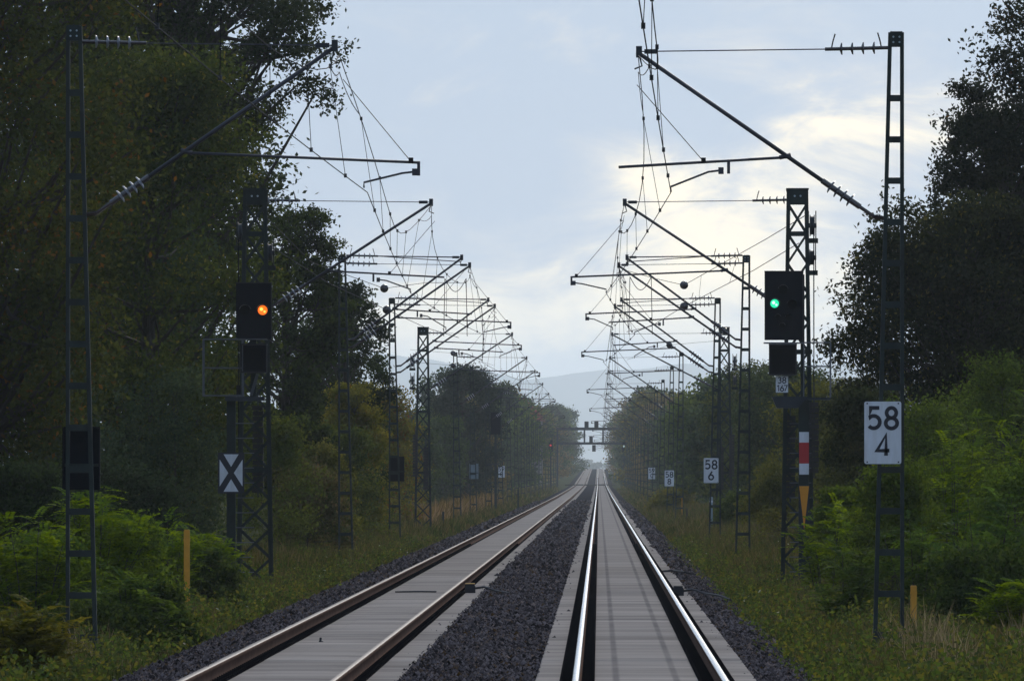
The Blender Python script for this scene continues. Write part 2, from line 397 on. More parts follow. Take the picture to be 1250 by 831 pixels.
# ------------------------------------------------------------------ overhead line masts
BASE = 0.40                                            # mast feet lie this far below the rail heads
CL = 3.38                                              # mast to track centre
H_MAST = 7.88 + BASE
def leg_outer(): return MB().box(0.07, 0.12, -0.06, 0.06, -0.1, H_MAST)
def leg_inner():
    return MB().prism([(-0.30, -0.1), (-0.245, -0.1), (-0.035, H_MAST), (-0.085, H_MAST)], -0.06, 0.06)
def inner_x(z): return -0.27 + 0.21 * z / H_MAST       # middle of the slanted leg
def insulator(m_caps, m_sheds, a, b, n=4, r=0.085, core=0.03):
    a = Vector(a); b = Vector(b); d = (b - a)
    m_caps.tube([a, b], core, 8)
    for i in range(n):
        t = (i + 0.9) / (n + 0.8)
        c = a + d * t; e = d.normalized()
        m_sheds.tube([c - e * 0.020, c - e * 0.004, c + e * 0.012], [r, r * 0.9, core], 10)
def flip(m, s):
    if s < 0: return m
    # local +x always points away from the track; the builder below works with +x towards the track
    m.v = [(-x, y, z) for x, y, z in m.v]; m.f = [tuple(reversed(q)) for q in m.f]; return m
def cantilever(root, side, typ, detail=True, yo=0.0, dx=0.0, dz=0.0, double=False):
    """tube, stay and registration arm; x runs from the mast towards the track"""
    B = BASE + dz
    key = (side, typ, detail, dx, dz, double)
    fl = lambda m: flip(m, side)
    c = CL - dx
    A0 = Vector((0.24, 0, 5.43 + B)); A1 = Vector((c - 0.02, 0, 7.60 + B)); d = A1 - A0
    def tube(): return fl(MB().tube([A0 + d * 0.22, A1 + d * 0.012], 0.028, 8))
    cant = obj('cantilever', tube, M_TUBE, root, (0, yo, 0), ('cant',) + key, True)
    def caps():
        m = MB(); insulator(m, MB(), A0 + d * 0.07, A0 + d * 0.23, 4, 0.09, 0.038)
        m.tube([A0 - Vector((0.12, 0, 0)), A0 + d * 0.01], 0.03, 6); m.tube([A0, A0 + d * 0.08], 0.026, 6); return fl(m)
    def shed(a, b, i, r, core):
        e = (b - a).normalized(); c_ = a + (b - a) * ((i + 0.9) / 4.8)
        return fl(MB().tube([c_ - e * 0.020, c_ - e * 0.004, c_ + e * 0.012], [r, r * 0.9, core], 10))
    T0 = Vector((0.075, 0, 7.68 + B)); T1 = Vector((0.92, 0, 7.66 + B))
    ix = 1.40 - dx * 0.3; zt = A0.z + d.z * (ix - A0.x) / d.x
    ex = (c + 0.26) if typ == 1 else (c + 1.10); ez = zt - 0.13
    jx = (c - 1.09) if typ == 1 else (c + 1.03); wx = c - 0.43 if typ == 1 else c + 0.37; wz = 5.78 + BASE + dz * 0.6
    tz = lambda x: zt + (ez - zt) * (x - ix) / (ex - ix)
    if detail:
        obj('insulator', caps, M_INS, cant, None, ('ica',) + key); 
        [obj('insulator_shed', lambda: shed(A0 + d * 0.09, A0 + d * 0.22, i, 0.095, 0.04), M_INSW if side < 0 else M_INS, cant, None, ('ish', i) + key) for i in range(4)]
        def tcap():
            m = MB(); insulator(m, MB(), T0, T1, 4, 0.08, 0.024)
            for q, e in ((T0 + (T1 - T0) * 0.12, 0.05), (T0 + (T1 - T0) * 0.9, -0.05)): m.tube([q, q + Vector((e * 0.4, 0, 0.10)), q + Vector((e, 0, 0.20))], 0.010, 5)
            return fl(m)
        obj('insulator', tcap, M_INS, cant, None, ('tca',) + key); [obj('insulator_shed', lambda: shed(T0 + Vector((0.08, 0, 0)), T1 - Vector((0.08, 0, 0)), i, 0.085, 0.03), M_INSW if side < 0 else M_INS, cant, None, ('tsh', i) + key) for i in range(4)]
    rr = 0.016 if double else 0.008
    def stay():
        m = MB().tube([T0 if not detail else T1, A1 + Vector((0, 0, 0.03))], rr if detail else 0.014, 6)
        if double: m.tube([T1, A1 + Vector((0, 0.02, -0.09))], 0.012, 6)
        return fl(m)
    obj('stay_rod', stay, M_TUBE, cant, None, ('stay',) + key)
    def clamp():
        m = MB().box(c - 0.05, c + 0.03, -0.04, 0.04, 7.55 + B, 7.70 + B); m.box(c - 0.26, c - 0.08, -0.03, 0.03, 7.60 + B, 7.66 + B)
        m.tube([(c - 0.02, 0, 7.56 + B), (c - 0.05, 0, 7.44 + B), (c + 0.05, 0, 7.40 + B)], 0.012, 5); return fl(m)
    if detail: obj('wire_clamp', clamp, M_DARK, cant, None, ('clamp',) + key)
    def steady():
        m = MB().tube([(ix, 0, zt), (ex, 0, ez)], 0.019, 7)
        m.tube([(ix - 0.03, 0, zt + 0.03), (ix + 0.12, 0, zt - 0.005)], 0.03, 6); return fl(m)
    obj('steady_tube', steady, M_TUBE, cant, None, ('steady',) + key, True)
    def arm():
        zj = tz(jx) - 0.12
        m = MB().tube([(jx, 0, zj), (jx + (wx - jx) * 0.25, 0, zj - 0.02), (wx, 0, wz + 0.07), (wx, 0, wz)], 0.014, 6)
        m.box(jx - 0.035, jx + 0.035, -0.03, 0.03, zj - 0.05, zj + 0.04)
        q = jx - 0.10 if typ == 1 else jx + 0.05
        m.box(q - 0.02, q + 0.02, -0.02, 0.02, tz(q) - 0.17, tz(q)); return fl(m)
    obj('registration_arm', arm, M_TUBE, cant, None, ('arm',) + key)
    if detail:
        def tie():
            q = (c - 0.86) if typ == 1 else (c + 0.98)
            zq = tz(q) + 0.01
            m = MB().tube([(q, 0, zq), (c, 4.0, 7.34 + B)], 0.006, 5); m.box(q - 0.03, q + 0.03, -0.03, 0.03, zq - 0.02, zq + 0.05); return fl(m)
        obj('tie_wire', tie, M_WIRE, cant, None, ('tie',) + key)
    return cant
MASTX = {1: TR + CL, -1: TL - CL}
ORD = ['', 'second ', 'third ', 'fourth ', 'fifth ', 'sixth ', 'seventh ', 'eighth ', 'ninth ', 'tenth ']
GM = {1: 'masts beside the shiny rails', -1: 'masts beside the dull rails'}
def flip_leg(m, side):
    if side < 0:
        m.v = [(-x, y, z) for x, y, z in m.v]; m.f = [tuple(reversed(q)) for q in m.f]
    return m
def flat_mast(D, side, label, typ, detail=2, double=False, X=None):
    x = MASTX[side] if X is None else X
    t = thing('overhead_line_mast', (x, D, zrf(D) - BASE), label, 'mast', GM[side])
    if detail == 0:
        def whole():
            m = MB(); 
            for a in (leg_outer(), leg_inner()):
                k = len(m.v); m.v += a.v; m.f += [tuple(k + i for i in q) for q in a.f]
            z = 0.3
            while z < H_MAST: m.box(inner_x(z), 0.09, -0.05, 0.05, z, z + 0.08); z += 0.543
            return flip_leg(m, side)
        obj('pole', whole, M_STEEL, t, None, ('whole', side))
    else:
        obj('leg', lambda: flip_leg(leg_outer(), side), M_STEEL, t, None, ('lo', side))
        obj('leg', lambda: flip_leg(leg_inner(), side), M_STEEL, t, None, ('li', side))
        z = 0.31; i = 0
        while z < H_MAST - 0.5:
            obj('batten_plate', lambda: flip_leg(MB().box(inner_x(z) + 0.02, 0.075, -0.068, -0.052, z, z + 0.085), side), M_STEEL, t, None, ('bp', side, i))
            z += 0.543; i += 1
        def cap():
            m = MB().box(inner_x(H_MAST) + 0.0, 0.10, -0.072, 0.068, H_MAST - 0.19, H_MAST + 0.012); return flip_leg(m, side)
        cp = obj('cap_plate', cap, M_STEEL, t, None, ('cap', side))
        if D < 300:
            for hx in (-0.02, 0.06):
                for hz in (0.06, 0.13): obj('bolt', lambda: MB().tube([(0, -0.078, 0), (0, -0.070, 0)], 0.014, 6), M_GREY, cp, (hx * side, 0, H_MAST - hz), 'mbolt')
        obj('foundation', lambda: MB().box(-0.45, 0.4, -0.35, 0.35, -0.4, 0.04), M_FOOT, t, None, 'found')
    cantilever(t, side, typ, detail > 0)
    if double: cantilever(t, side, 3 - typ, True, 9.0 if False else 0.7, 0.22, 0.22, True)
    return t
def lattice_mast(D, side, label, typ, X=None, H=None, cant=True, wt=0.36, wb=0.62):
    """four angle-iron legs with crossed bracing"""
    x = MASTX[side] + 0.12 * side if X is None else X
    t = thing('lattice_mast', (x, D, zrf(D) - BASE), label, 'mast', GM[side])
    H = H_MAST - 0.0 if H is None else H
    hw = lambda z: (wb + (wt - wb) * min(1, z / H)) / 2
    for sx in (-1, 1):
        for sy in (-1, 1):
            def lg():
                m = MB(); b = Vector((sx * hw(0), sy * hw(0), -0.1)); e = Vector((sx * hw(H), sy * hw(H), H))
                m.bar(b, e, 0.075, 0.018); m.bar(b + Vector((-sx * 0.028, -sy * 0.0, 0)), e + Vector((-sx * 0.028, 0, 0)), 0.018, 0.07); return m
            obj('leg', lg, M_STEEL, t, None, ('lleg', sx, sy, H, wt))
    nz = 13; zs = [0.15 + (H - 0.45) * i / nz for i in range(nz + 1)]
    for i in range(nz):
        a, b = zs[i], zs[i + 1]
        for q, yy in ((0, -1), (1, 1)):
            for s in (-1, 1):
                obj('brace', lambda: MB().bar((s * hw(a), yy * hw(a) * 1.02, a), (-s * hw(b), yy * hw(b) * 1.02, b), 0.045, 0.012 + 0.004 * (s > 0)), M_STEEL, t, None, ('br', i, q, s, H, wt))
        if i % 4 == 3:
            obj('girt', lambda: MB().box(-hw(b), hw(b), -hw(b) * 1.08, -hw(b) * 1.04, b - 0.05, b + 0.05), M_STEEL, t, None, ('gi', i, H, wt))
    def cap():
        h = hw(H) + 0.02
        m = MB().box(-h, h, -h, -h + 0.02, H - 0.30, H); m.box(-h, h, h - 0.02, h, H - 0.30, H); m.box(-h - 0.03, h + 0.03, -h - 0.03, h + 0.03, H, H + 0.03); return m
    cp = obj('cap_plate', cap, M_STEEL, t, None, ('lcap', H, wt))
    for hx in (-0.06, 0.06): obj('bolt', lambda: MB().tube([(0, -0.035, 0), (0, -0.02, 0)], 0.022, 8), M_GREY, cp, (hx, -hw(H), H - 0.13), 'lbolt')
    if cant: cantilever(t, side, typ, True, dx=round(CL - abs(x - (TR if side > 0 else TL)), 3))
    return t
def weight_stack(t, x, y, z0, z1, wid=0.20, dep=0.26):
    """column of cast weights on a rod, hung from a wheel on the mast"""
    rod = obj('tension_rod', MB().tube([(x, y, z0 - 0.1), (x, y, z1 + 0.3)], 0.014, 6), M_DARK, t)
    n = int((z1 - z0) / 0.112)
    for i in range(n):
        obj('weight', lambda: MB().box(-wid / 2, wid / 2, -dep / 2, dep / 2, 0, 0.096), M_IRON, rod, (x + 0.006 * ((i * 7) % 3 - 1), y, z0 + i * 0.112), ('wt', wid, dep))
def tension_wheel(t, x, y, z, r=0.24):
    def mk():
        m = MB().tube([(-0.05, 0, 0), (-0.035, 0, 0), (-0.03, 0, 0), (0.03, 0, 0), (0.035, 0, 0), (0.05, 0, 0)], [r, r, r * 0.85, r * 0.85, r, r], 16)
        m.tube([(-0.09, 0, 0), (0.09, 0, 0)], 0.05, 8); return m
    wh = obj('tension_wheel', mk, M_DARK, t, (x, y, z), ('wheel', r))
    obj('wheel_bracket', MB().box(x - 0.12, x + 0.12, y - 0.03, y + 0.03, z - 0.36, z - 0.26).box(x - 0.085, x - 0.065, y - 0.05, y + 0.05, z - 0.3, z + 0.3).box(x + 0.065, x + 0.085, y - 0.05, y + 0.05, z - 0.3, z + 0.3), M_STEEL, t)

MD = [136, 211, 274, 340, 408, 490, 553, 630, 706, 776, 846, 916, 986, 1056, 1126, 1196, 1270, 1345, 1420, 1500, 1580, 1660]
SIDE_TXT = {1: 'beside the shiny rails', -1: 'beside the dull rails'}
WHAT = {(0, 1): 'tall green flat mast carrying the 58 4 sign, beside the shiny rails', (0, -1): 'tall green flat mast with a dark panel, largest beside the dull rails',
        (2, 1): 'green flat mast just beyond the green signal, with two slanted tubes', (2, -1): 'green flat mast against the wood just beyond the orange signal',
        (3, 1): 'green flat mast carrying the 58 6 sign', (3, -1): 'green flat mast with dark panel next to the yellowish bush'}
CNT = ['first', 'second', 'third', 'fourth', 'fifth', 'sixth', 'seventh', 'eighth', 'ninth', 'tenth', 'eleventh', 'twelfth', 'thirteenth', 'fourteenth', 'fifteenth', 'sixteenth', 'seventeenth', 'eighteenth']
for i, D in enumerate(MD):
    for side in (1, -1):
        typ = (1 if i % 2 == 0 else 2) if side > 0 else (2 if i % 2 == 0 else 1)
        Dd = D - (2 if side < 0 and i == 0 else 0)
        if i == 1: continue
        if i == 4:
            t = lattice_mast(Dd, side, 'slim lattice mast with hanging weights ' + ('behind the 58 6 sign' if side > 0 else 'against the dark tree, beside the dull rails'), typ, X=4.95 if side > 0 else -6.95)
            s = side
            weight_stack(t, 0.30 * s, -0.25, 2.4, 4.1); weight_stack(t, -0.12 * s, -0.38, 1.9, 3.6)
            tension_wheel(t, 0.42 * s, 0, 6.95); tension_wheel(t, 0.42 * s, 0, 6.2, 0.2)
            continue
        lab = WHAT.get((i, side)) or ('slender green flat mast, %s beyond the lattice mast with weights, %s' % (CNT[i - 5], SIDE_TXT[side]))
        flat_mast(Dd, side, lab, typ, 2 if i < 9 else 0, double=i in (2, 3))

# the two signal masts: lattice masts with tensioning gear
tr = lattice_mast(211, 1, 'stout lattice mast behind the green signal with wheel and weights', 2, X=4.06, wt=0.36, wb=0.66)
tension_wheel(tr, 0.30, -0.05, 7.55, 0.22); tension_wheel(tr, 0.30, 0.25, 6.9, 0.17)
weight_stack(tr, 0.33, -0.28, 2.50, 4.05, 0.19); weight_stack(tr, -0.15, -0.1, 2.0, 3.7, 0.2)
obj('wire_rope', MB().tube([(0.33, -0.28, 4.3), (0.33, -0.22, 7.5)], 0.012, 5), M_WIRE, tr)
tl = lattice_mast(211, -1, 'stout lattice mast behind the orange signal', 1, X=-7.03, wt=0.40, wb=0.68)
tension_wheel(tl, -0.30, -0.05, 7.4, 0.22); tension_wheel(tl, 0.30, 0.15, 7.0, 0.2)
weight_stack(tl, 0.06, 0.05, 2.1, 3.9, 0.22)
obj('wire_rope', MB().tube([(-0.33, -0.2, 3.0), (-0.33, -0.2, 7.4)], 0.012, 5), M_WIRE, tl)

# ------------------------------------------------------------------ catenary wires
def line_of(tx, side, label):
    sup = [66] + MD
    t = thing('overhead_line', (tx, 100, 5.0), label, 'overhead line', 'overhead lines')
    org = Vector((tx, 100, 5.0))
    typs = [(2 if side > 0 else 1)] + [((1 if i % 2 == 0 else 2) if side > 0 else (2 if i % 2 == 0 else 1)) for i in range(len(MD))]
    cxs = [(0.43 if q == 1 else -0.37) * side for q in typs]
    mess = []; cont = []
    def mess_at(y):
        i = max(j for j in range(len(sup) - 1) if sup[j] <= y); a, b = sup[i], sup[i + 1]; u = (y - a) / (b - a)
        return ((cxs[i] + (cxs[i + 1] - cxs[i]) * u) * math.sin(math.pi * u) * 0.9, 7.58 + zrf(y) - 1.15 * ((b - a) / 70) ** 2 * 4 * u * (1 - u))
    for i in range(len(sup) - 1):
        a, b = sup[i], sup[i + 1]; ln = b - a; sag = 1.15 * (ln / 70) ** 2
        n = 14 if a < 800 else 6
        mz = lambda y: 7.58 + zrf(y) - sag * 4 * ((y - a) / ln) * (1 - (y - a) / ln)
        cz = lambda y: 5.775 + zrf(y) - 0.05 * math.sin(math.pi * (y - a) / ln)
        cx = lambda y: cxs[i] + (cxs[i + 1] - cxs[i]) * (y - a) / ln
        mx = lambda y: cx(y) * math.sin(math.pi * (y - a) / ln) * 0.9
        for k in range(n): 
            y = a + ln * k / n
            mess.append((mx(y), y, mz(y))); cont.append((cx(y), y, cz(y)))
        if a < 640:
            nd_ = 6
            for k in range(nd_):
                y = a + ln * (k + 0.75) / (nd_ + 0.5)
                obj('dropper', MB().tube([Vector((tx + mx(y), y, mz(y))) - org, Vector((tx + cx(y), y, cz(y))) - org], 0.0055, 4), M_WIRE, t)
                if a < 300:
                    pt = Vector((tx + cx(y), y, cz(y))) - org; pm = Vector((tx + mx(y), y, mz(y))) - org
                    obj('dropper_clip', MB().box(-0.018, 0.018, -0.03, 0.03, -0.02, 0.03), M_DARK, t, pt, 'dclip'); obj('dropper_clip', None, None, t, pm, 'dclip')
        if i > 0 and a < 600:
            for s in (-1, 1):
                ye = a + s * 8.0; xe, ze = mess_at(ye)
                pts = [Vector((tx + xe * u, a + s * 8.0 * u, 7.36 + (ze - 7.36) * u ** 0.8 - 0.05 * math.sin(math.pi * u))) - org for u in (0, 0.17, 0.34, 0.5, 0.67, 0.84, 1.0)]
                obj('stitch_wire', MB().tube(pts, 0.006, 4), M_WIRE, t)
    for nm, pts, r in (('messenger_wire', mess, 0.0065), ('contact_wire', cont, 0.0065)):
        obj(nm, MB().tube([Vector((tx + x, y, z)) - org for x, y, z in pts], r, 5), M_WIRE, t)
line_of(TR, 1, 'overhead contact line strung above the shiny rails')
line_of(TL, -1, 'overhead contact line strung above the dull rails')
def anchor_wires(side, tx, label):
    mx = 4.36 if side > 0 else -7.33
    t = thing('anchor_wires', (mx, 211, 6.9), label, 'wire', 'anchor wires with ball insulators')
    o = Vector((mx, 211, 6.9)); X = lambda p: P(*p) - o
    if side > 0:
        up = [(985, 262, 211), (935, 292, 232), (835, 348, 290), (800, 340, 330), (764, 330, 345)]
        lo = [(975, 297, 211), (920, 330, 235), (835, 374, 290), (795, 398, 330), (765, 405, 360)]
    else:
        up = [(322, 262, 211), (380, 320, 240), (469, 352, 292), (520, 345, 330), (560, 345, 345)]
        lo = [(330, 300, 211), (400, 345, 240), (472, 378, 292), (520, 400, 330), (560, 412, 360)]
    for pts in (up, lo):
        w_ = obj('anchor_wire', MB().tube([X(p) for p in pts], 0.009, 5), M_WIRE, t)
        obj('ball_insulator', MB().sphere(X(pts[2]), 0.118, 14, 10), M_INS, t, smooth=True)
    for u in (0.3, 0.75):
        a = X(up[1]).lerp(X(up[2]), u); b = X(lo[1]).lerp(X(lo[2]), u); obj('hanger', MB().tube([a, b], 0.005, 4), M_WIRE, t)
    # slack jumper loops between the two pairs of wires
    for D, px, py in ((277, 782, 338) if side > 0 else (277, 556, 340),):
        pts = []
        for k in range(11):
            u = k / 10; pts.append(X((px - 13 + 26 * u, py + 16 * math.sin(math.pi * u), D)))
        obj('jumper_loop', MB().tube(pts, 0.010, 5), M_WIRE, t)
        for e in (-13, 13): obj('jumper_drop', MB().tube([X((px + e, py, D)), X((px + e * 1.1, py + 70, D + 6))], 0.010, 5), M_WIRE, t)
anchor_wires(1, TR, 'two anchor wires with dark balls running from the green signal mast')
anchor_wires(-1, TL, 'two anchor wires with dark balls running from the orange signal mast')
for k, (px, py, D, lb) in enumerate(((817, 421, 413, 'small dark ball on a wire left of the 58 6 mast'), (553, 446, 486, 'lower dark ball at the mast beyond the lattice mast'), (553, 431, 486, 'upper dark ball at the mast beyond the lattice mast'))):
    p = P(px, py, D); t = thing('ball_insulator', p, lb, 'insulator', 'loose ball insulators')
    obj('ball', MB().sphere((0, 0, 0), 0.125, 14, 10), M_INS, t, smooth=True)
    e = 1 if px > 700 else -1
    obj('wire', MB().tube([(2.0 * e, -1, 0.16), (0, 0, 0), (-1.6 * e, 30, -0.25)], 0.008, 4), M_WIRE, t)

# ------------------------------------------------------------------ strokes for lettering
def arc(cx, cy, rx, ry, a0, a1, n=14): return [(cx + rx * math.cos(R(a0 + (a1 - a0) * i / n)), cy + ry * math.sin(R(a0 + (a1 - a0) * i / n))) for i in range(n + 1)]
DIG = {  # unit box 0..0.62 wide, 0..1 high
 '0': [arc(.31, .5, .25, .44, 0, 360, 28)],
 '1': [[(.12, .76), (.36, .95), (.36, 0.05)]],
 '3': [arc(.28, .72, .21, .22, 150, -90), arc(.28, .28, .25, .23, 90, -150)],
 '4': [[(.45, .05), (.45, .95), (.05, .27), (.6, .27)]],
 '5': [[(.54, .94), (.16, .94), (.12, .52)] + arc(.29, .32, .27, .27, 128, -140, 18)],
 '6': [[(.42, .95), (.13, .48)] + [], arc(.31, .31, .25, .26, 0, 360, 24)],
 '7': [[(.06, .94), (.56, .94), (.2, .05)]],
 '8': [arc(.31, .72, .21, .22, 0, 360, 24), arc(.31, .27, .25, .23, 0, 360, 24)],
 '9': [[(.2, .05), (.49, .52)], arc(.31, .69, .25, .26, 0, 360, 24)],
}
def glyph(ch, h, wd, y):
    m = MB()
    for pl in DIG[ch]:
        pts = [Vector((x * h, z * h)) for x, z in pl]; closed = (pts[0] - pts[-1]).length < 1e-4
        L_, R_ = [], []
        for i, p in enumerate(pts):
            a = pts[i - 1] if i > 0 else (pts[-2] if closed else p); b = pts[i + 1] if i < len(pts) - 1 else (pts[1] if closed else p)
            d1 = (p - a).normalized() if (p - a).length > 0 else (b - p).normalized(); d2 = (b - p).normalized() if (b - p).length > 0 else d1
            n1 = Vector((-d1.y, d1.x)); n2 = Vector((-d2.y, d2.x)); nn = (n1 + n2)
            nn = nn.normalized() if nn.length > 1e-3 else n1
            k = min(1.6, 1 / max(0.4, nn.dot(n1)))
            L_.append(p + nn * wd / 2 * k); R_.append(p - nn * wd / 2 * k)
        b0 = len(m.v)
        for a, b in zip(L_, R_): m.v += [(a.x, y, a.y), (b.x, y, b.y), (a.x, y + 0.002, a.y), (b.x, y + 0.002, b.y)]
        for i in range(len(pts) - 1):
            q = b0 + 4 * i
            m.f += [(q, q + 1, q + 5, q + 4), (q, q + 4, q + 6, q + 2), (q + 1, q + 3, q + 7, q + 5)]
    return m
def numerals(parent, txt, xc, z, h, y, wd, gap=0.70):
    tot = (len(txt) - 1) * gap * h + 0.62 * h
    for i, ch in enumerate(txt):
        obj('numeral', lambda: glyph(ch, h, wd, 0), M_INK, parent, (xc - tot / 2 + i * gap * h, y, z), ('gl', ch, h, wd))
def round_plate(w_, h_, th, r=0.025):
    pts = []
    for cx, cz, a0 in ((w_ / 2 - r, h_ / 2 - r, 0), (-w_ / 2 + r, h_ / 2 - r, 90), (-w_ / 2 + r, -h_ / 2 + r, 180), (w_ / 2 - r, -h_ / 2 + r, 270)):
        for k in range(5): pts.append((cx + r * math.cos(R(a0 + k * 22.5)), cz + r * math.sin(R(a0 + k * 22.5))))
    return MB().prism(pts, 0, th)
def km_sign(px, py, D, top, bot, label, grp='white distance signs'):
    p = P(px, py, D); t = thing('distance_sign', p, label, 'sign', grp)
    W, H = 0.486, 0.82
    obj('plate', lambda: round_plate(W, H, 0.012), M_WHITE, t, None, 'kmplate')
    numerals(t, top, 0.0, 0.045, 0.30, -0.004, 0.05, 0.76); numerals(t, bot, 0.0, -0.315, 0.30, -0.004, 0.05)
    obj('bracket', lambda: MB().box(-0.2, 0.2, 0.015, 0.04, 0.18, 0.24).box(-0.2, 0.2, 0.015, 0.04, -0.26, -0.2), M_DARK, t, None, 'kmbr')
    if D < 400:
        for sx in (-1, 1):
            for sz in (-1, 1): obj('screw', lambda: MB().tube([(0, -0.004, 0), (0, 0.003, 0)], 0.011, 8), M_INK, t, (sx * 0.205, 0, sz * 0.385), 'kmscrew')
km_sign(1077.5, 528, 135.85, '58', '4', 'large white enamel sign reading 58 4 on the nearest mast')
km_sign(868, 574, 339.8, '58', '6', 'white enamel sign reading 58 6 on a flat mast')
km_sign(817, 583.5, 536, '58', '8', 'white enamel sign reading 58 8 beside the shiny rails')
km_sign(795.5, 577.5, 736, '59', '0', 'small hazy sign reading 59 0 beside the shiny rails')
km_sign(612, 575.5, 736, '59', '0', 'small sign reading 59 0 beside the dull rails')
def sign_back(px, py, D, label, mat):
    t = thing('distance_sign', P(px, py, D), label, 'sign', 'distance signs seen from behind')
    obj('plate', lambda: round_plate(0.49, 0.82, 0.012), mat, t, (0, 0.03, 0), ('sbk', mat.name))
    obj('edge_flange', lambda: MB().box(-0.245, -0.225, -0.03, 0.028, -0.40, 0.40).box(0.225, 0.245, -0.03, 0.028, -0.40, 0.40).box(-0.224, 0.224, -0.03, 0.028, 0.38, 0.40).box(-0.224, 0.224, -0.03, 0.028, -0.40, -0.38), mat, t, None, ('sfl', mat.name))
    obj('bracket', lambda: MB().box(-0.22, 0.22, -0.02, 0.028, 0.0 - 0.11, 0.0 - 0.07), M_STEEL, t, None, 'sbb')
sign_back(99, 559, 134.2, 'dark rear face of a sign panel on the largest mast in the wood', M_BLACK)
sign_back(484.5, 572, 340.2, 'dark rear face of a sign panel next to the yellowish bush', M_BLACK)
sign_back(578.5, 575, 553.2, 'pale blue-grey rear face of a far sign panel', M_GREY)

# ------------------------------------------------------------------ signals
def lamp(parent, x, z, y, mat=None, core=None, r=0.085, hood=True):
    lens = obj('lamp', MB().tube([(x, y - 0.012, z), (x, y - 0.004, z)], r, 16), mat or M_GLASS, parent)
    if core:
        obj('lens_facet', MB().tube([(x - r * 0.25, y - 0.02, z + r * 0.2), (x - r * 0.25, y - 0.013, z + r * 0.2)], r * 0.38, 8).tube([(x + r * 0.4, y - 0.02, z - r * 0.3), (x + r * 0.4, y - 0.013, z - r * 0.3)], r * 0.26, 8), core, lens)
    if hood:
        m = MB(); n = 9
        for k in range(n):
            a = R(15 + 150 * k / (n - 1)); ca, sa = math.cos(a), math.sin(a)
            for rr, yy in ((r * 1.28, y - 0.001), (r * 1.28, y - 0.22), (r * 1.16, y - 0.22), (r * 1.16, y - 0.001)): m.v.append((x + rr * ca, yy, z + rr * sa))
        for k in range(n - 1):
            for q in range(4): m.f.append((k * 4 + q, k * 4 + (q + 1) % 4, k * 4 + 4 + (q + 1) % 4, k * 4 + 4 + q))
        obj('lamp_hood', m, M_HOOD, lens)
def rel(o, px, py, D): return P(px, py, D) - o
def quad_from(o, x0, y0, x1, y1, D, th, dy=0.0):
    a = rel(o, x0, y1, D); b = rel(o, x1, y0, D)
    m = MB().box(a.x, b.x, a.y + dy, a.y + dy + th, a.z, b.z); a.y += dy; b.y += dy
    return m, a, b
# main signal on the shiny-rail side
D = 209.0; o = P(981, 702, D); o.z = zrf(D) - BASE
ms = thing('main_signal', o, 'black railway signal showing a green light, on a green post', 'signal', 'large light signals')
q = rel(o, 981, 484, D)
obj('post', MB().box(-0.10, 0.10, 0.10, 0.24, -0.1, q.z), M_STEEL, ms)
obj('upper_post', MB().box(-0.06, 0.02, 0.12, 0.20, q.z + 0.003, rel(o, 981, 335, D).z), M_STEEL, ms)
m, a, b = quad_from(o, 934, 331, 980, 415, D, 0.10)
scr = obj('screen', m, M_BLACK, ms)
obj('screen_rim', MB().box(a.x - 0.015, b.x + 0.015, a.y - 0.03, a.y - 0.002, b.z - 0.012, b.z + 0.006).box(a.x - 0.012, a.x + 0.008, a.y - 0.03, a.y - 0.002, a.z, b.z - 0.013).box(b.x - 0.008, b.x + 0.012, a.y - 0.03, a.y - 0.002, a.z, b.z - 0.013), M_HOOD, scr)
obj('screen_sill', MB().box(a.x - 0.03, b.x + 0.02, a.y - 0.06, a.y + 0.1, a.z - 0.075, a.z - 0.045), M_ALU, scr)
yl = a.y
for px, py, mt, co, r in ((945.6, 370.5, MATS['lamp_green'], MATS['lamp_core_g'], 0.088), (956, 354, None, None, 0.088), (967, 372, None, None, 0.088), (949.6, 387, None, None, 0.05), (962, 387, None, None, 0.05), (955, 397.5, None, None, 0.05)):
    k = rel(o, px, py, D); lamp(ms, k.x, k.z, yl, mt, co, r)
m, a, b = quad_from(o, 939, 420.5, 972, 458, D, 0.22, -0.04)
ib = obj('indicator_box', m, M_BLACK, ms)
obj('box_hood', MB().box(a.x - 0.01, b.x + 0.01, a.y - 0.16, a.y + 0.1, b.z - 0.02, b.z + 0.012).box(a.x - 0.008, a.x + 0.012, a.y - 0.12, a.y - 0.003, a.z, b.z - 0.022).box(b.x - 0.012, b.x + 0.008, a.y - 0.12, a.y - 0.003, a.z, b.z - 0.022).box(a.x + 0.013, b.x - 0.013, a.y - 0.10, a.y - 0.003, a.z, a.z + 0.03), M_HOOD, ib)
obj('dark_window', MB().box(a.x + 0.06, b.x - 0.06, a.y - 0.008, a.y - 0.002, a.z + 0.07, b.z - 0.08), M_GLASS, ib)
m, a, b = quad_from(o, 947, 459, 962, 479, D, 0.012, -0.02)
np_ = obj('number_plate', m, M_WHITE, ms)
xc = (a.x + b.x) / 2
numerals(ms, '38', xc, a.z + 0.185, 0.13, a.y - 0.004, 0.020, 0.72); numerals(ms, '167', xc, a.z + 0.022, 0.13, a.y - 0.004, 0.020, 0.56)
a = rel(o, 942, 498, D); b = rel(o, 975, 484, D)
obj('lantern_platform', MB().prism([(a.x, b.z), (b.x + 0.16, b.z), (b.x + 0.14, b.z - 0.06), (b.x - 0.02, a.z), (a.x + 0.10, a.z)], -0.18, 0.22), M_DARK, ms)
a = rel(o, 975, 488, D); b = rel(o, 1014, 418, D)
pl = obj('work_platform', MB().box(a.x, b.x, -0.05, 0.55, a.z, a.z + 0.05), M_DARK, ms)
cg = MB()
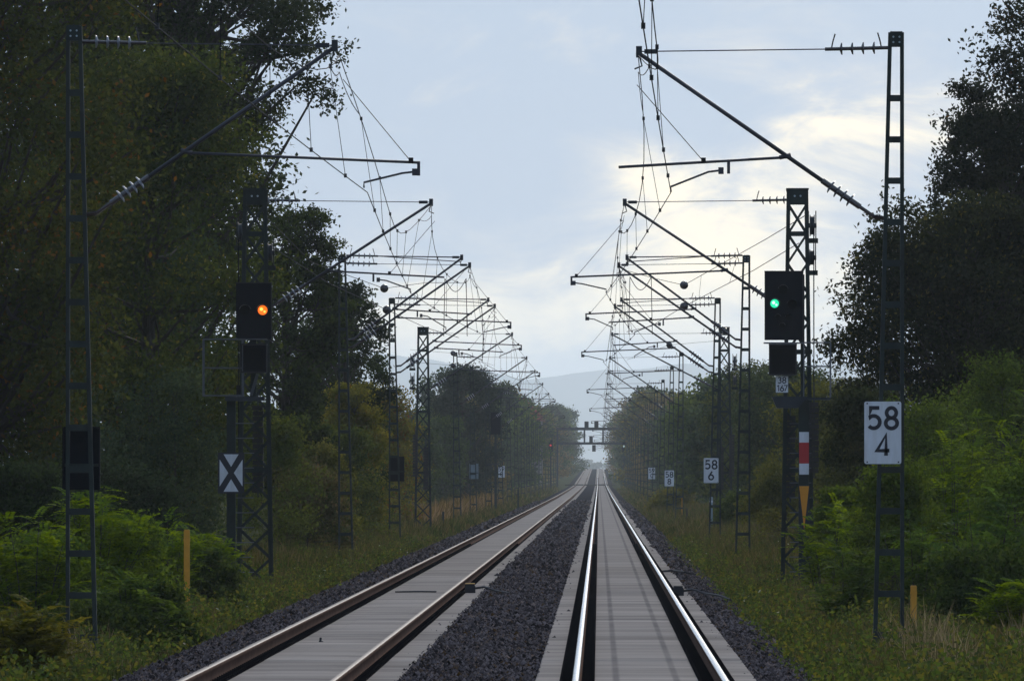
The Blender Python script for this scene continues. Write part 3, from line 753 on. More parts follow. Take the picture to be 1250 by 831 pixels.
for yy in (0.0, 0.5):
    for zz in (b.z, (a.z + b.z) / 2 + 0.1): cg.tube([(a.x + 0.1, yy, zz), (b.x, yy, zz)], 0.012, 6)
    for xx in (a.x + 0.1, b.x): cg.tube([(xx, yy, a.z + 0.05), (xx, yy, b.z)], 0.013, 6)
for zz in (b.z, (a.z + b.z) / 2 + 0.1): cg.tube([(b.x, 0, zz), (b.x, 0.5, zz)], 0.012, 6)
obj('guard_rail', cg, M_ALU, pl)
mp_ = MB(); 
a = rel(o, 975.6, 579, D); b = rel(o, 987.4, 527, D)
zz = [rel(o, 0, y_, D).z for y_ in (579, 565.5, 540, 527)]
for k, mt in enumerate((M_WHITE, M_RED, M_WHITE)): obj('mast_plate', MB().box(a.x, b.x, 0.06, 0.075, zz[k] + 0.001, zz[k + 1] - 0.001), mt, ms)
a = rel(o, 975.6, 646, D); b = rel(o, 987.6, 593, D)
obj('warning_triangle', MB().prism([(a.x, b.z), ((a.x + b.x) / 2, a.z), (b.x, b.z)], 0.06, 0.075), M_ORNG, ms)
obj('triangle_backing', MB().box(a.x - 0.005, b.x + 0.005, 0.08, 0.095, a.z - 0.02, b.z + 0.02), M_DARK, ms)
for k in range(11): obj('ladder_rung', lambda: MB().tube([(-0.28, 0, 0), (0.16, 0, 0)], 0.011, 5), M_ALU, ms, (0, 0.27, 0.5 + 0.3 * k), 'rung')
# distant signal on the dull-rail side
D = 208.0; o = P(282, 725, D); o.z = zrf(D) - BASE
ds = thing('distant_signal', o, 'black railway signal showing an orange light, beside the wood', 'signal', 'large light signals')
q = rel(o, 282, 487, D)
obj('post', MB().box(-0.09, 0.09, 0.0, 0.14, -0.1, q.z), M_STEEL, ds)
a = rel(o, 275, 489, D); b = rel(o, 323, 484, D)
obj('work_platform', MB().box(a.x, b.x, -0.15, 0.45, a.z, b.z), M_DARK, ds)
a2 = rel(o, 248, 484, D); b2 = rel(o, 296, 414, D)
cg = MB()
for yy in (-0.1, 0.4):
    for zz in (a2.z + 0.02, (a2.z + b2.z) / 2, b2.z): cg.tube([(a2.x, yy, zz), (b2.x + (0.5 if zz == b2.z else 0), yy, zz)], 0.014, 6)
    for xx in (a2.x, b2.x): cg.tube([(xx, yy, a2.z), (xx, yy, b2.z)], 0.015, 6)
for zz in (a2.z + 0.02, (a2.z + b2.z) / 2, b2.z): cg.tube([(a2.x, -0.1, zz), (a2.x, 0.4, zz)], 0.013, 6)
obj('guard_rail', cg, M_ALU, ds)
u = rel(o, 309, 484, D); u2 = rel(o, 309, 350, D)
obj('upper_post', MB().box(u.x - 0.06, u.x + 0.06, 0.12, 0.2, u.z, u2.z), M_STEEL, ds)
m, a, b = quad_from(o, 288, 345, 331, 414, D, 0.10)
scr = obj('screen', m, M_BLACK, ds)
obj('screen_rim', MB().box(a.x - 0.012, b.x + 0.012, a.y - 0.03, a.y - 0.002, b.z - 0.01, b.z + 0.006).box(b.x - 0.008, b.x + 0.012, a.y - 0.03, a.y - 0.002, a.z, b.z - 0.011), M_HOOD, scr)
for px, py, mt, co in ((320.5, 378.5, MATS['lamp_amber'], MATS['lamp_core_a']), (299, 379, None, None)):
    k = rel(o, px, py, D); lamp(ds, k.x, k.z, a.y, mt, co, 0.098)
m, a, b = quad_from(o, 293, 420, 325.5, 455, D, 0.22, -0.04)
ib = obj('indicator_box', m, M_BLACK, ds)
obj('box_hood', MB().box(a.x - 0.01, b.x + 0.01, a.y - 0.16, a.y + 0.1, b.z - 0.02, b.z + 0.012).box(a.x - 0.008, a.x + 0.012, a.y - 0.12, a.y - 0.003, a.z, b.z - 0.022).box(b.x - 0.012, b.x + 0.008, a.y - 0.12, a.y - 0.003, a.z, b.z - 0.022).box(a.x + 0.013, b.x - 0.013, a.y - 0.10, a.y - 0.003, a.z, a.z + 0.03), M_HOOD, ib)
obj('dark_window', MB().box(a.x + 0.06, b.x - 0.06, a.y - 0.008, a.y - 0.002, a.z + 0.07, b.z - 0.08), M_GLASS, ib)
k = rel(o, 311, 470, D); obj('box_bracket', MB().bar((k.x - 0.08, 0.1, k.z - 0.2), (k.x + 0.05, 0.02, k.z + 0.22), 0.06, 0.05), M_ALU, ds)
k = rel(o, 292, 476, D); obj('junction_box', MB().box(k.x - 0.06, k.x + 0.03, 0.0, 0.1, k.z - 0.1, k.z + 0.1), M_BLACK, ds)
for k in range(11): obj('ladder_rung', None, None, ds, (0.30, 0.1, 0.5 + 0.3 * k), 'rung')
# cross board below it
Dx = 207.4; c = P(282, 577, Dx)
cb = thing('cross_board', c, 'white board with two black chevrons forming a cross', 'sign')
W, H = 0.53, 0.82
obj('backing', MB().box(-W / 2, W / 2, 0.004, 0.03, -H / 2, H / 2), M_INK, cb)
iw, ih = W / 2 - 0.035, H / 2 - 0.035; s = 0.075
obj('white_field', MB().prism([(-iw, ih * 0.72), (-s * 0.75, 0), (-iw, -ih * 0.72)], -0.004, 0.002), M_WHITE, cb)
obj('white_field', MB().prism([(iw, -ih * 0.72), (s * 0.75, 0), (iw, ih * 0.72)], -0.004, 0.002), M_WHITE, cb)
obj('white_field', MB().prism([(-iw + s * 1.05, ih), (iw - s * 1.05, ih), (0, s * 1.65)], -0.004, 0.002), M_WHITE, cb)
obj('white_field', MB().prism([(0, -s * 1.65), (iw - s * 1.05, -ih), (-iw + s * 1.05, -ih)], -0.004, 0.002), M_WHITE, cb)
# further signals
def small_signal(px, ytop, ybot, D, label, light, wpx=None, ylamp=None):
    c = P(px, ybot, D); g = zrf(D) - BASE
    t = thing('far_signal', (c.x, D, g), label, 'signal', 'far signals')
    top = P(px, ytop, D).z - g; bot = c.z - g
    wd = 0.62
    obj('screen', MB().box(-wd / 2, wd / 2, -0.1, 0, bot, top), M_BLACK, t)
    obj('post', MB().box(-0.08, 0.08, 0.02, 0.16, 0, bot + 0.3), M_STEEL, t)
    obj('work_platform', MB().box(-0.55, 0.15, 0.0, 0.4, bot * 0.62, bot * 0.62 + 0.1), M_DARK, t)
    if light: obj('lamp', MB().tube([(0.0, -0.115, bot + (top - bot) * 0.55), (0, -0.105, bot + (top - bot) * 0.55)], 0.13, 12), MATS[light], t)
    return t
small_signal(605, 503, 530, 640, 'dark blue-black signal screen above the far grass slope', None)
small_signal(672, 537, 551, 1450, 'tiny far signal showing red among hazy trees', 'lamp_red')
small_signal(761.5, 538, 552, 1580, 'tiny far signal showing a whitish light beside the shiny rails', 'lamp_white')
# signal bridge far down the line
Dg = 1720; g = zrf(Dg)
t = thing('signal_bridge', (-1.5, Dg, g - 0.4), 'dark signal bridge spanning both tracks far down the line', 'gantry')
zb = [P(0, y_, Dg).z - g + 0.4 for y_ in (521.5, 525, 539.5, 542.5)]
obj('upper_girder', MB().box(-5.6, 6.6, -0.3, 0.3, zb[1], zb[0]), M_DARK, t); obj('lower_girder', MB().box(-5.6, 6.6, -0.3, 0.3, zb[3], zb[2]), M_DARK, t)
for x in (-5.4, -0.9, 2.2, 6.4): obj('leg', MB().box(x - 0.14, x + 0.14, -0.2, 0.2, (0 if abs(x - 0.5) > 4 else zb[3]) , zb[1]), M_DARK, t)
for px in (716, 728): x = P(px, 0, Dg).x + 1.5; obj('signal_head', MB().box(x - 0.35, x + 0.35, -0.6, -0.35, zb[0], zb[0] + 1.0), M_BLACK, t)
for px, y0, y1 in ((721.5, 532, 541), (725, 543, 551)):
    x = P(px, 0, Dg).x + 1.5; obj('signal_head', MB().box(x - 0.3, x + 0.3, -0.62, -0.36, P(0, y1, Dg).z - g + 0.4, P(0, y0, Dg).z - g + 0.4), M_BLACK, t)
# level crossing boards
for D_, lb in ((1850, 'dark crossing boards laid across both tracks in the distance'), ):
    t = thing('crossing', (-1.45, D_, zrf(D_)), lb, 'crossing')
    for k in range(3): obj('board', MB().box(-4.6, 4.4, -1.6 + k * 1.1, -0.6 + k * 1.1, -0.15, 0.03 + 0.02 * k), M_TIMB, t)
for px, lb in ((695, 'white barrier by the far end of the dull rails'), (748, 'white barrier by the far end of the shiny rails')):
    p = P(px, 576, 2900); g = float(gz(p.x, 2900))
    t = thing('white_barrier', (p.x, 2900, g), lb, 'barrier', 'white far barriers')
    obj('rail_bar', MB().box(-1.3, 1.3, -0.05, 0.05, 0.8, 1.5), M_WHITE, t)
    for x in (-1.1, 1.1): obj('post', MB().box(x - 0.08, x + 0.08, -0.06, 0.06, -0.2, 0.8), M_WHITE, t)

# ------------------------------------------------------------------ small track-side things
def axle_counter(px, py, x, s, label, yellow):
    D = F * (CAMZ + 0.03) / (py - VY); t = thing('axle_counter', (x + s * 0.20, D, -0.19), label, 'sensor', 'track sensors')
    b_ = obj('housing', MB().prism([(-0.09, 0), (0.11, 0), (0.11, 0.13), (0.08, 0.17), (-0.08, 0.17), (-0.09, 0.14)], -0.14, 0.14), M_HOOD, t)
    obj('lid', MB().box(-0.085, 0.10, -0.13, 0.13, 0.172, 0.186), M_YELP if yellow else M_DARK, b_)
    obj('rail_clamp', MB().box(-0.2, -0.092, -0.05, 0.05, 0.0, 0.05), M_DARK, t)
    obj('cable', MB().tube([(0.11, 0, 0.09), (0.28, -0.3, 0.12), (0.5, -0.8, 0.05), (0.75, -1.6, 0.02), (0.95, -2.2, -0.05)], 0.022, 6), M_HOOD, t)
axle_counter(568, 713, TL + 0.755, 1, 'small black sensor box with cable on the dull rail', True)
axle_counter(831, 716, TR + 0.755, 1, 'small black sensor box with cable on the shiny rail', False)
t = thing('cable_link', (1.45, 0, -0.19), 'black cable looping off the shiny rail beyond its sensor box', 'cable'); Dc = 12600 * 2.1 / (692 - 580); t.location.y = Dc
obj('cable', MB().tube([(0, 0, 0.05), (0.25, 0.2, 0.06), (0.5, -0.6, 0.04), (0.9, -0.4, -0.05)], 0.022, 6), M_HOOD, t)
t = thing('dark_cable', (TL - 0.1, 12600 * 2.24 / (723.5 - 580), -0.183), 'short black cable lying across the slab between dull rails', 'cable')
obj('strand', MB().tube([(-0.35, -0.1, 0.02), (-0.1, 0.1, 0.02), (0.1, -0.15, 0.025), (0.42, 0.05, 0.02)], 0.016, 6), M_HOOD, t)
t = thing('slab_peg', (TL - 0.32, 12600 * 2.2 / (780 - 580), -0.183), 'small dark peg standing on the slab between dull rails', 'peg')
obj('pin', MB().tube([(0, 0, 0), (0.005, 0, 0.06)], 0.016, 6), M_DARK, t); obj('pin_base', MB().box(-0.02, 0.04, -0.04, 0.04, 0, 0.012), M_DARK, t)
def marker_post(px, ytop, ybot, D, wd, mat, label, capm=None):
    a = P(px, ytop, D); b = P(px, ybot, D); b.z = min(b.z, float(gz(a.x, D)) + 0.0)
    t = thing('marker_post', b, label, 'post', 'short marker posts')
    h = a.z - b.z
    obj('post', MB().prism([(-wd / 2, -0.1), (wd / 2, -0.1), (wd / 2, h * 0.985), (wd * 0.38, h), (-wd * 0.38, h), (-wd / 2, h * 0.985)], -wd * 0.3, wd * 0.3), mat, t)
    obj('cap', MB().box(-wd * 0.55, wd * 0.55, -wd * 0.36, wd * 0.36, h * 0.86, h * 0.90), capm or mat, t)
marker_post(228, 646, 706, 176, 0.10, M_YELP, 'tall yellow marker post in the shrubs near the cross board')
marker_post(1115, 714, 750, 141, 0.085, M_YELP, 'yellow marker post at the foot of the 58 4 mast')
marker_post(462, 604, 640, 400, 0.16, M_GREY, 'light grey marker post near the yellowish bush')
marker_post(541, 624, 645, 440, 0.09, M_STEEL, 'thin green stake beyond the lattice mast in grass')
marker_post(838.5, 620, 640, 460, 0.07, M_TIMB, 'thin dark stake in the grass left of the 58 6 sign')
marker_post(833, 606, 632, 520, 0.10, M_YELP, 'far orange marker post left of the 58 6 sign')
marker_post(868, 606, 622, 400, 0.13, M_GREY, 'pale grey marker post seen between the legs under the 58 6 sign', M_WHITE)
marker_post(903, 596, 620, 430, 0.06, M_WHITE, 'thin white stake behind the mast beyond the green signal')
marker_post(632.5, 597, 612, 660, 0.10, M_STEEL, 'far green stake by the dull track')

# house roof among the far trees
Dh = 1450; X0 = P(640, 0, Dh).x
t = thing('house', (X0 - 2.5, Dh, float(gz(X0, Dh))), 'house with red tiled roof half hidden by hazy trees', 'house')
zt = P(0, 486, Dh).z - t.location.z; ze = P(0, 512, Dh).z - t.location.z
obj('wall', MB().box(-5, 5, 0, 9, 0, ze), M_PLAST, t)
rf = obj('roof', MB().prism([(-5.4, ze - 0.2), (5.4, ze - 0.2), (5.4, ze + 0.1), (2.6, zt), (-5.4, zt)], -0.5, 9.5), M_ROOF, t)
obj('chimney', MB().box(-1, -0.3, 3, 3.7, zt - 0.3, zt + 0.8), M_PLAST, rf)
for x in (-3.4, -1.2, 1.2, 3.4): 
    wn = obj('window', MB().box(x - 0.5, x + 0.5, -0.03, 0.02, ze - 2.4, ze - 1.0), M_GLASS, t); obj('window_sill', MB().box(x - 0.6, x + 0.6, -0.1, 0.0, ze - 2.5, ze - 2.41), M_WHITE, wn)

# ------------------------------------------------------------------ hills
def hill(name, D, prof, label, depth=1200, jit=3.0, seed=1):
    rg = random.Random(seed); px = np.linspace(prof[0][0], prof[-1][0], 160)
    ys = np.interp(px, [p[0] for p in prof], [p[1] for p in prof])
    v = []; f = []; k = 5
    ph = [rg.uniform(0, 6.28) for _ in range(6)]
    for i, (x, y) in enumerate(zip(px, ys)):
        top = P(x, y, D)
        top.z += sum(jit / (q + 1.5) * math.sin(i * (0.21 + 0.33 * q) + ph[q]) for q in range(6)) * 0.5
        base = float(gz(top.x, D)) - 3
        for j, (dd, hh) in enumerate(((-depth * 0.8, 0.0), (-depth * 0.4, 0.55), (0, 1.0), (depth * 0.3, 0.85), (depth * 0.7, 0.0))):
            v.append((top.x * (D + dd * 0.0) / D, D + dd, base + (top.z - base) * hh + (rg.uniform(-jit, jit) * 0.25 if 0 < j < 3 else 0)))
    for i in range(len(px) - 1):
        for j in range(k - 1): f.append((i * k + j, (i + 1) * k + j, (i + 1) * k + j + 1, i * k + j + 1))
    o_ = obj(name, npmesh(name, v, f, M_HILL), None)
    tag(o_, label, kind='structure')
hill('hills', 26000, [(-900, 440), (200, 415), (430, 425), (520, 438), (640, 462), (700, 455), (790, 449), (840, 444), (900, 452), (1100, 440), (2200, 450)], 'pale blue hills on the horizon', 1800, 6.0)
hill('hill_ridge', 3600, [(780, 585), (830, 500), (870, 466), (905, 459), (960, 464), (1100, 455), (1700, 450)], 'hazy wooded ridge behind the far trees', 500, 1.2, 4)

# ------------------------------------------------------------------ foliage
def leaf_arrays(cen, size, rg, up=0.35, aspect=0.55):
    k = len(cen)
    a = rg.normal(0, 1, (k, 3)); a[:, 2] -= 0.25; a /= np.linalg.norm(a, axis=1)[:, None]
    nrm = rg.normal(0, 1, (k, 3)); nrm[:, 2] += up * 2; nrm[:, 1] -= 0.2
    b = np.cross(nrm, a); b /= np.linalg.norm(b, axis=1)[:, None] + 1e-9
    s = size * rg.uniform(0.65, 1.3, k)[:, None]
    V = np.stack([cen - a * s * 0.5, cen + b * s * aspect * 0.5, cen + a * s * 0.5, cen - b * s * aspect * 0.5], 1)
    Fc = np.arange(k * 4).reshape(k, 4)
    return V.reshape(-1, 3), Fc
def crown_points(rg, Rr, z0, z1, nb, nt_, nl, shape='round', lump=0.33, spread=0.11):
    """boughs -> twigs -> leaves; returns bough centres, twig centres, leaf centres and the bough index of each leaf"""
    h = rg.random(nb) ** 0.85
    if shape == 'round': prof = np.sin(np.pi * (0.10 + 0.80 * h)) ** 0.65
    elif shape == 'cone': prof = (1 - h) ** 0.8 * 0.95 + 0.08
    elif shape == 'bush': prof = np.cos(h * 1.35) ** 0.6
    else: prof = np.ones(nb)
    ang = rg.random(nb) * 6.283; rr = Rr * prof * (rg.random(nb) ** 0.42)
    B = np.stack([rr * np.cos(ang), rr * np.sin(ang), z0 + (z1 - z0) * h], 1)
    T = np.repeat(B, nt_, 0); g = rg.normal(0, 1, T.shape); g /= np.linalg.norm(g, axis=1)[:, None]
    T = T + g * np.array([1, 1, 0.62]) * (Rr * lump * rg.uniform(0.35, 1.05, len(T)))[:, None]
    Lc = np.repeat(T, nl, 0) + rg.normal(0, Rr * spread, (len(T) * nl, 3)) * np.array([1, 1, 0.7])
    return B, T, Lc, np.repeat(np.arange(nb), nt_ * nl)
def trunk_mesh(rg, h, z0, r0, B, T, nt_, twigs=True):
    m = MB(); lean = rg.normal(0, 0.03 * h, 2)
    tp = [Vector((lean[0] * t * t, lean[1] * t * t, h * t)) for t in (-0.02, 0.15, 0.35, 0.6, 0.85)]
    m.tube(tp, [r0 * 1.35, r0, r0 * 0.82, r0 * 0.5, r0 * 0.15], 8)
    for i, b in enumerate(B):
        b = Vector(b); t = min(0.8, max(0.22, (b.z - (b.xy.length) * 0.7) / h)); t = min(0.82, max(0.18, t + rg.normal(0, 0.09))); s = Vector((lean[0] * t * t, lean[1] * t * t, h * t))
        mid = s.lerp(b, 0.55) + Vector((rg.normal(0, 0.1), rg.normal(0, 0.1), -0.06 * (b - s).length))
        rb = r0 * 0.30 * (1 - t * 0.5)
        m.tube([s, mid, b], [rb, rb * 0.6, rb * 0.28], 5, False)
        if twigs:
            for q in range(0, nt_, 2):
                tt = Vector(T[i * nt_ + q]); m.tube([mid.lerp(b, 0.6), tt], [rb * 0.22, rb * 0.06], 3, False)
    return m
def leaf_cols(rg, n, bi, nb, c0, c1, var=0.18, odd=None, oddp=0.05):
    t = np.clip(rg.random(nb)[bi] * 0.75 + rg.normal(0, 0.2, n), 0, 1)[:, None]
    c = np.array(c0)[None] * (1 - t) + np.array(c1)[None] * t
    c *= np.clip(rg.normal(1, var, n), 0.4, 1.9)[:, None]
    if odd is not None:
        k = (rg.random(n) < oddp * (0.2 + 1.8 * (rg.random(nb)[bi] > 0.5))); c[k] = np.array(odd) * rg.uniform(0.6, 1.3, (k.sum(), 1))
    return c
def tree_meshes(key, seed, h, z0, Rr, nb, nt_, nl, leaf, c0, c1, shape='round', r0=None, odd=None, oddp=0.05, lump=0.33, spread=0.11):
    if ('tree', key) in CACHE: return CACHE[('tree', key)]
    rg = np.random.default_rng(seed)
    B, T, Lc, bi = crown_points(rg, Rr, z0, h - Rr * 0.15, nb, nt_, nl, shape, lump, spread)
    V, Fc = leaf_arrays(Lc, leaf, rg)
    cols = leaf_cols(rg, len(Lc), bi, nb, c0, c1, odd=odd, oddp=oddp)
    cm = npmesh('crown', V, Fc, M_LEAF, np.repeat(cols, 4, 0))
    tm = trunk_mesh(rg, h, z0, r0 or h * 0.018, B, T, nt_, twigs=nb * nt_ < 1600).mesh('trunk'); tm.materials.append(M_BARK)
    CACHE[('tree', key)] = (tm, cm); return tm, cm
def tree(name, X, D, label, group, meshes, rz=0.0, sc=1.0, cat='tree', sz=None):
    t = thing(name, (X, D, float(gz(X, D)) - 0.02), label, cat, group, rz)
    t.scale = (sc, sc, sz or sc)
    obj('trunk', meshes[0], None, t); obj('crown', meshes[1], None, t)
    return t
OL0, OL1 = (0.032, 0.049, 0.011), (0.062, 0.080, 0.016)          # olive, turning
GR0, GR1 = (0.026, 0.044, 0.011), (0.052, 0.076, 0.017)
DK0, DK1 = (0.018, 0.028, 0.012), (0.038, 0.050, 0.018)
YE0, YE1 = (0.15, 0.130, 0.02), (0.22, 0.175, 0.028)
BL0, BL1 = (0.030, 0.048, 0.026), (0.052, 0.072, 0.036)
RUSTC = (0.16, 0.075, 0.016); YELC = (0.22, 0.17, 0.03)
WG = 'trees of the near wood'
# the wood on the dull-rail side
tree('broadleaf_tree', -12.0, 203, 'olive-brown tree at the near edge of the wood', WG, tree_meshes('a', 11, 15.5, 2.0, 3.1, 150, 11, 38, 0.125, (0.030, 0.042, 0.010), (0.060, 0.066, 0.014), odd=(0.11, 0.065, 0.014), oddp=0.06))
tree('broadleaf_tree', -10.35, 236, 'olive-green tree behind the orange signal', WG, tree_meshes('b', 12, 12.2, 1.2, 2.75, 150, 11, 36, 0.12, (0.030, 0.046, 0.011), (0.062, 0.078, 0.016), odd=(0.13, 0.12, 0.022), oddp=0.04))
tree('oak_tree', -10.55, 264, 'tall dark oak rising above the wood against the sky', WG, tree_meshes('c', 13, 20.0, 7.2, 3.7, 200, 11, 38, 0.125, DK0, DK1, lump=0.22, spread=0.05))
tree('broadleaf_tree', -9.15, 302, 'medium green tree beyond the oak with ragged edge against sky', WG, tree_meshes('d', 14, 10.0, 1.5, 1.95, 110, 10, 34, 0.12, DK0, GR1, lump=0.26, spread=0.065))
tree('broadleaf_tree', -8.85, 362, 'dark green tree where the wood drops to the yellowish bush', WG, tree_meshes('e', 15, 8.9, 1.2, 1.75, 90, 10, 32, 0.13, DK0, GR0, lump=0.26, spread=0.065))
tree('broadleaf_tree', -13.2, 335, 'dark tree deep in the wood behind the oak', WG, tree_meshes('f', 16, 13.5, 0.8, 4.0, 90, 10, 26, 0.20, DK0, OL0))
tree('broadleaf_tree', -14.8, 290, 'tall olive tree deep in the wood beside the top edge', WG, tree_meshes('g', 17, 21, 3.0, 4.4, 110, 10, 28, 0.19, OL0, OL1))
tree('broadleaf_tree', -11.2, 410, 'green tree behind the yellowish bush', WG, tree_meshes('h', 18, 8.6, 0.8, 2.5, 60, 10, 24, 0.19, DK0, GR0))
tree('broadleaf_tree', -11.8, 250, 'olive tree with turning leaves behind the largest mast', WG, tree_meshes('i', 19, 9.0, 0.3, 2.8, 90, 10, 30, 0.15, BL0, OL0, odd=(0.11, 0.065, 0.014), oddp=0.03))
tree('broadleaf_tree', -18.0, 335, 'tall dark tree deep in the wood at the picture edge', WG, tree_meshes('j', 20, 24, 4.0, 5.2, 120, 10, 28, 0.24, DK0, OL0))
# the dark trees behind the 58 4 sign
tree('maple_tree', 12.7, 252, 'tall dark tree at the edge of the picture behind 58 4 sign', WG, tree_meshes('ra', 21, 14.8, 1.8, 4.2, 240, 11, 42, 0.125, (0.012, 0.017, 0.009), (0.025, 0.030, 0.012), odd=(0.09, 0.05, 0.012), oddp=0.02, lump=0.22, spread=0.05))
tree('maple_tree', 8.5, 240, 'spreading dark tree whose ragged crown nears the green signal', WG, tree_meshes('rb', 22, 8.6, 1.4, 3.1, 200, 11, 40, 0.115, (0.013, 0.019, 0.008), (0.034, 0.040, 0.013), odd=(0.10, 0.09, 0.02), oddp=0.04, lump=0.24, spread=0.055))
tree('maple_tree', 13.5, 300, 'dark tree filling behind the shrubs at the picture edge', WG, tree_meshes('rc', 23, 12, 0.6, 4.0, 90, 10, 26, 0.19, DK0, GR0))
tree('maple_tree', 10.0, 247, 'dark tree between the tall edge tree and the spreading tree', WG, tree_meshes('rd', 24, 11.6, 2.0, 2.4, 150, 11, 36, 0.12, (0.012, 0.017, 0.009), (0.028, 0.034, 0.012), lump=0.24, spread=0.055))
# mid-distance single trees and bushes
BG = 'bushes and small trees along the verge'
tree('yellow_bush', -9.3, 432, 'yellowish autumn bush below the dark tree', BG, tree_meshes('y', 31, 6.0, 0.2, 2.0, 70, 10, 26, 0.13, YE0, (0.10, 0.11, 0.024), 'bush', odd=RUSTC, oddp=0.06), cat='bush')
tree('yellow_bush', -8.35, 352, 'tall yellow-olive bush beside the mast with the dark panel', BG, tree_meshes('y4', 39, 5.4, 0.1, 1.25, 90, 10, 28, 0.10, (0.10, 0.105, 0.016), (0.17, 0.155, 0.024), 'bush', odd=RUSTC, oddp=0.03), cat='bush')
tree('olive_bush', -8.9, 372, 'olive-green bush under the dark tree beside a flat mast', BG, tree_meshes('y2', 32, 4.4, 0.0, 1.5, 60, 10, 24, 0.12, OL0, OL1, 'bush'), cat='bush')
tree('olive_bush', -8.3, 300, 'low olive bush behind the mast beyond the orange signal', BG, tree_meshes('y3', 33, 3.2, 0.0, 1.25, 70, 10, 26, 0.10, (0.075, 0.085, 0.016), (0.14, 0.135, 0.03), 'bush'), cat='bush')
tree('conifer_tree', -10.2, 800, 'dark bushy tree standing just beyond the yellowish bush', BG, tree_meshes('dk', 34, 10.6, 0.3, 2.8, 130, 10, 26, 0.19, (0.016, 0.024, 0.018), (0.034, 0.042, 0.022)))
tree('olive_bush', 6.9, 330, 'olive bush to the side of the red and white plate', BG, tree_meshes('q1', 35, 5.2, 0.0, 1.8, 90, 10, 26, 0.11, (0.07, 0.08, 0.018), (0.13, 0.13, 0.028), 'bush'), cat='bush')
tree('conifer_tree', 7.9, 430, 'dark green conifer-like tree right of the 58 6 sign', BG, tree_meshes('q2', 36, 6.8, 0.2, 2.3, 100, 10, 26, 0.14, (0.034, 0.052, 0.022), (0.068, 0.09, 0.034)))
tree('broadleaf_tree', 7.4, 520, 'mid green tree behind the 58 6 sign', BG, tree_meshes('q3', 37, 7.8, 0.3, 2.2, 90, 10, 26, 0.16, (0.04, 0.055, 0.018), (0.085, 0.095, 0.025)))
tree('olive_bush', 6.9, 280, 'low olive bush between the signal posts and dark tree', BG, tree_meshes('q4', 38, 3.2, 0.0, 1.3, 70, 10, 26, 0.10, (0.05, 0.06, 0.016), (0.10, 0.11, 0.024), 'bush'), cat='bush')
# rows of trees down the line, six kinds of crown
KIND = [tree_meshes('k%d' % i, 50 + i, 9.0, 0.4 if i != 2 else 0.2, 2.9, 60, 8, 16, 0.34, c0, c1, sh, odd=YELC if i == 1 else None)
        for i, (c0, c1, sh) in enumerate((((0.028, 0.046, 0.016), (0.058, 0.085, 0.024), 'round'), ((0.078, 0.082, 0.018), (0.15, 0.13, 0.028), 'round'), ((0.026, 0.044, 0.02), (0.062, 0.088, 0.04), 'bush'), ((0.046, 0.076, 0.018), (0.098, 0.13, 0.028), 'round'), ((0.10, 0.08, 0.024), (0.17, 0.135, 0.04), 'bush'), ((0.022, 0.034, 0.015), (0.05, 0.07, 0.026), 'cone')))]
KN = ['dark broadleaf tree', 'olive broadleaf tree', 'broad dark-green shrub-like tree', 'fresh green broadleaf tree', 'brownish bushy tree', 'dark pointed tree']
rg = random.Random(8)
def row(side, x0, D0, D1, dstep, hf, lab):
    D = D0
    while D < D1:
        k = rg.randrange(6); h = hf(D) * rg.uniform(0.8, 1.12)
        X = side * (x0 + rg.uniform(0, 2.2) - (1.2 if D > 1800 and side < 0 else 0))
        past = [i for i in range(5, len(MD)) if MD[i] <= D + 20]
        if D < 1300 and past: lb = '%s by the %s mast past the weights mast, %s row, %s side' % (KN[k], CNT[past[-1] - 5], 'back' if 'behind' in lab else 'front', 'dull' if side < 0 else 'shiny')
        else: lb = KN[k] + ' in the hazy row ' + lab
        tree('row_tree', X, D, lb, 'trees in the hazy row ' + lab, KIND[k], rg.uniform(0, 6.28), h / 9.0 * rg.uniform(0.85, 1.15), sz=h / 9.0)
        D += dstep * rg.uniform(0.75, 1.25) * (1 + D / 2500)
row(-1, 11.6, 455, 3300, 48, lambda D: np.interp(D, [450, 700, 1000, 1300, 1800, 3300], [5.0, 6.0, 8.5, 13, 14, 18]), 'beyond the dull rails')
row(-1, 15.5, 480, 2600, 75, lambda D: np.interp(D, [450, 800, 1100, 1500, 2600], [6, 7.5, 12, 15, 16]), 'behind the dull track verge')
row(1, 7.6, 600, 3300, 46, lambda D: np.interp(D, [560, 750, 1000, 1500, 1800, 3300], [8.2, 9.0, 9.5, 12.5, 16, 18]), 'beyond the shiny rails')
row(1, 12.0, 420, 2600, 80, lambda D: np.interp(D, [400, 800, 1200, 1700, 2600], [5.0, 7.5, 10, 15, 17]), 'behind the shiny track verge')
tree('row_tree', -9.6, 1380, 'green tree hiding the wall of the red-roofed house', 'trees in the hazy row beyond the dull rails', KIND[3], 0.4, 0.95, sz=1.02)
tree('row_tree', -13.2, 1370, 'olive tree hiding the near corner of the red-roofed house', 'trees in the hazy row beyond the dull rails', KIND[1], 1.4, 1.0, sz=1.05)
# a far wood closing the view
fw = []
rgn = np.random.default_rng(77)
for i in range(70):
    X = rgn.uniform(-420, 420); D = rgn.uniform(8000, 9800); hgt = rgn.uniform(7, 12)
    B, T, Lc, bi = crown_points(rgn, 6.5, 1.5, hgt, 16, 5, 7, 'round'); Lc += np.array([X, D, float(gz(X, D))]); fw.append(Lc)
Lc = np.vstack(fw); V, Fc = leaf_arrays(Lc, 2.2, rgn, aspect=0.8)
cc = np.array(DK1)[None] * rgn.uniform(0.6, 1.5, (len(Lc), 1))
tag(obj('far_wood', npmesh('far_wood', V, Fc, M_LEAF, np.repeat(cc, 4, 0)), None), 'misty wood closing the end of the line', 'wood', kind='stuff')

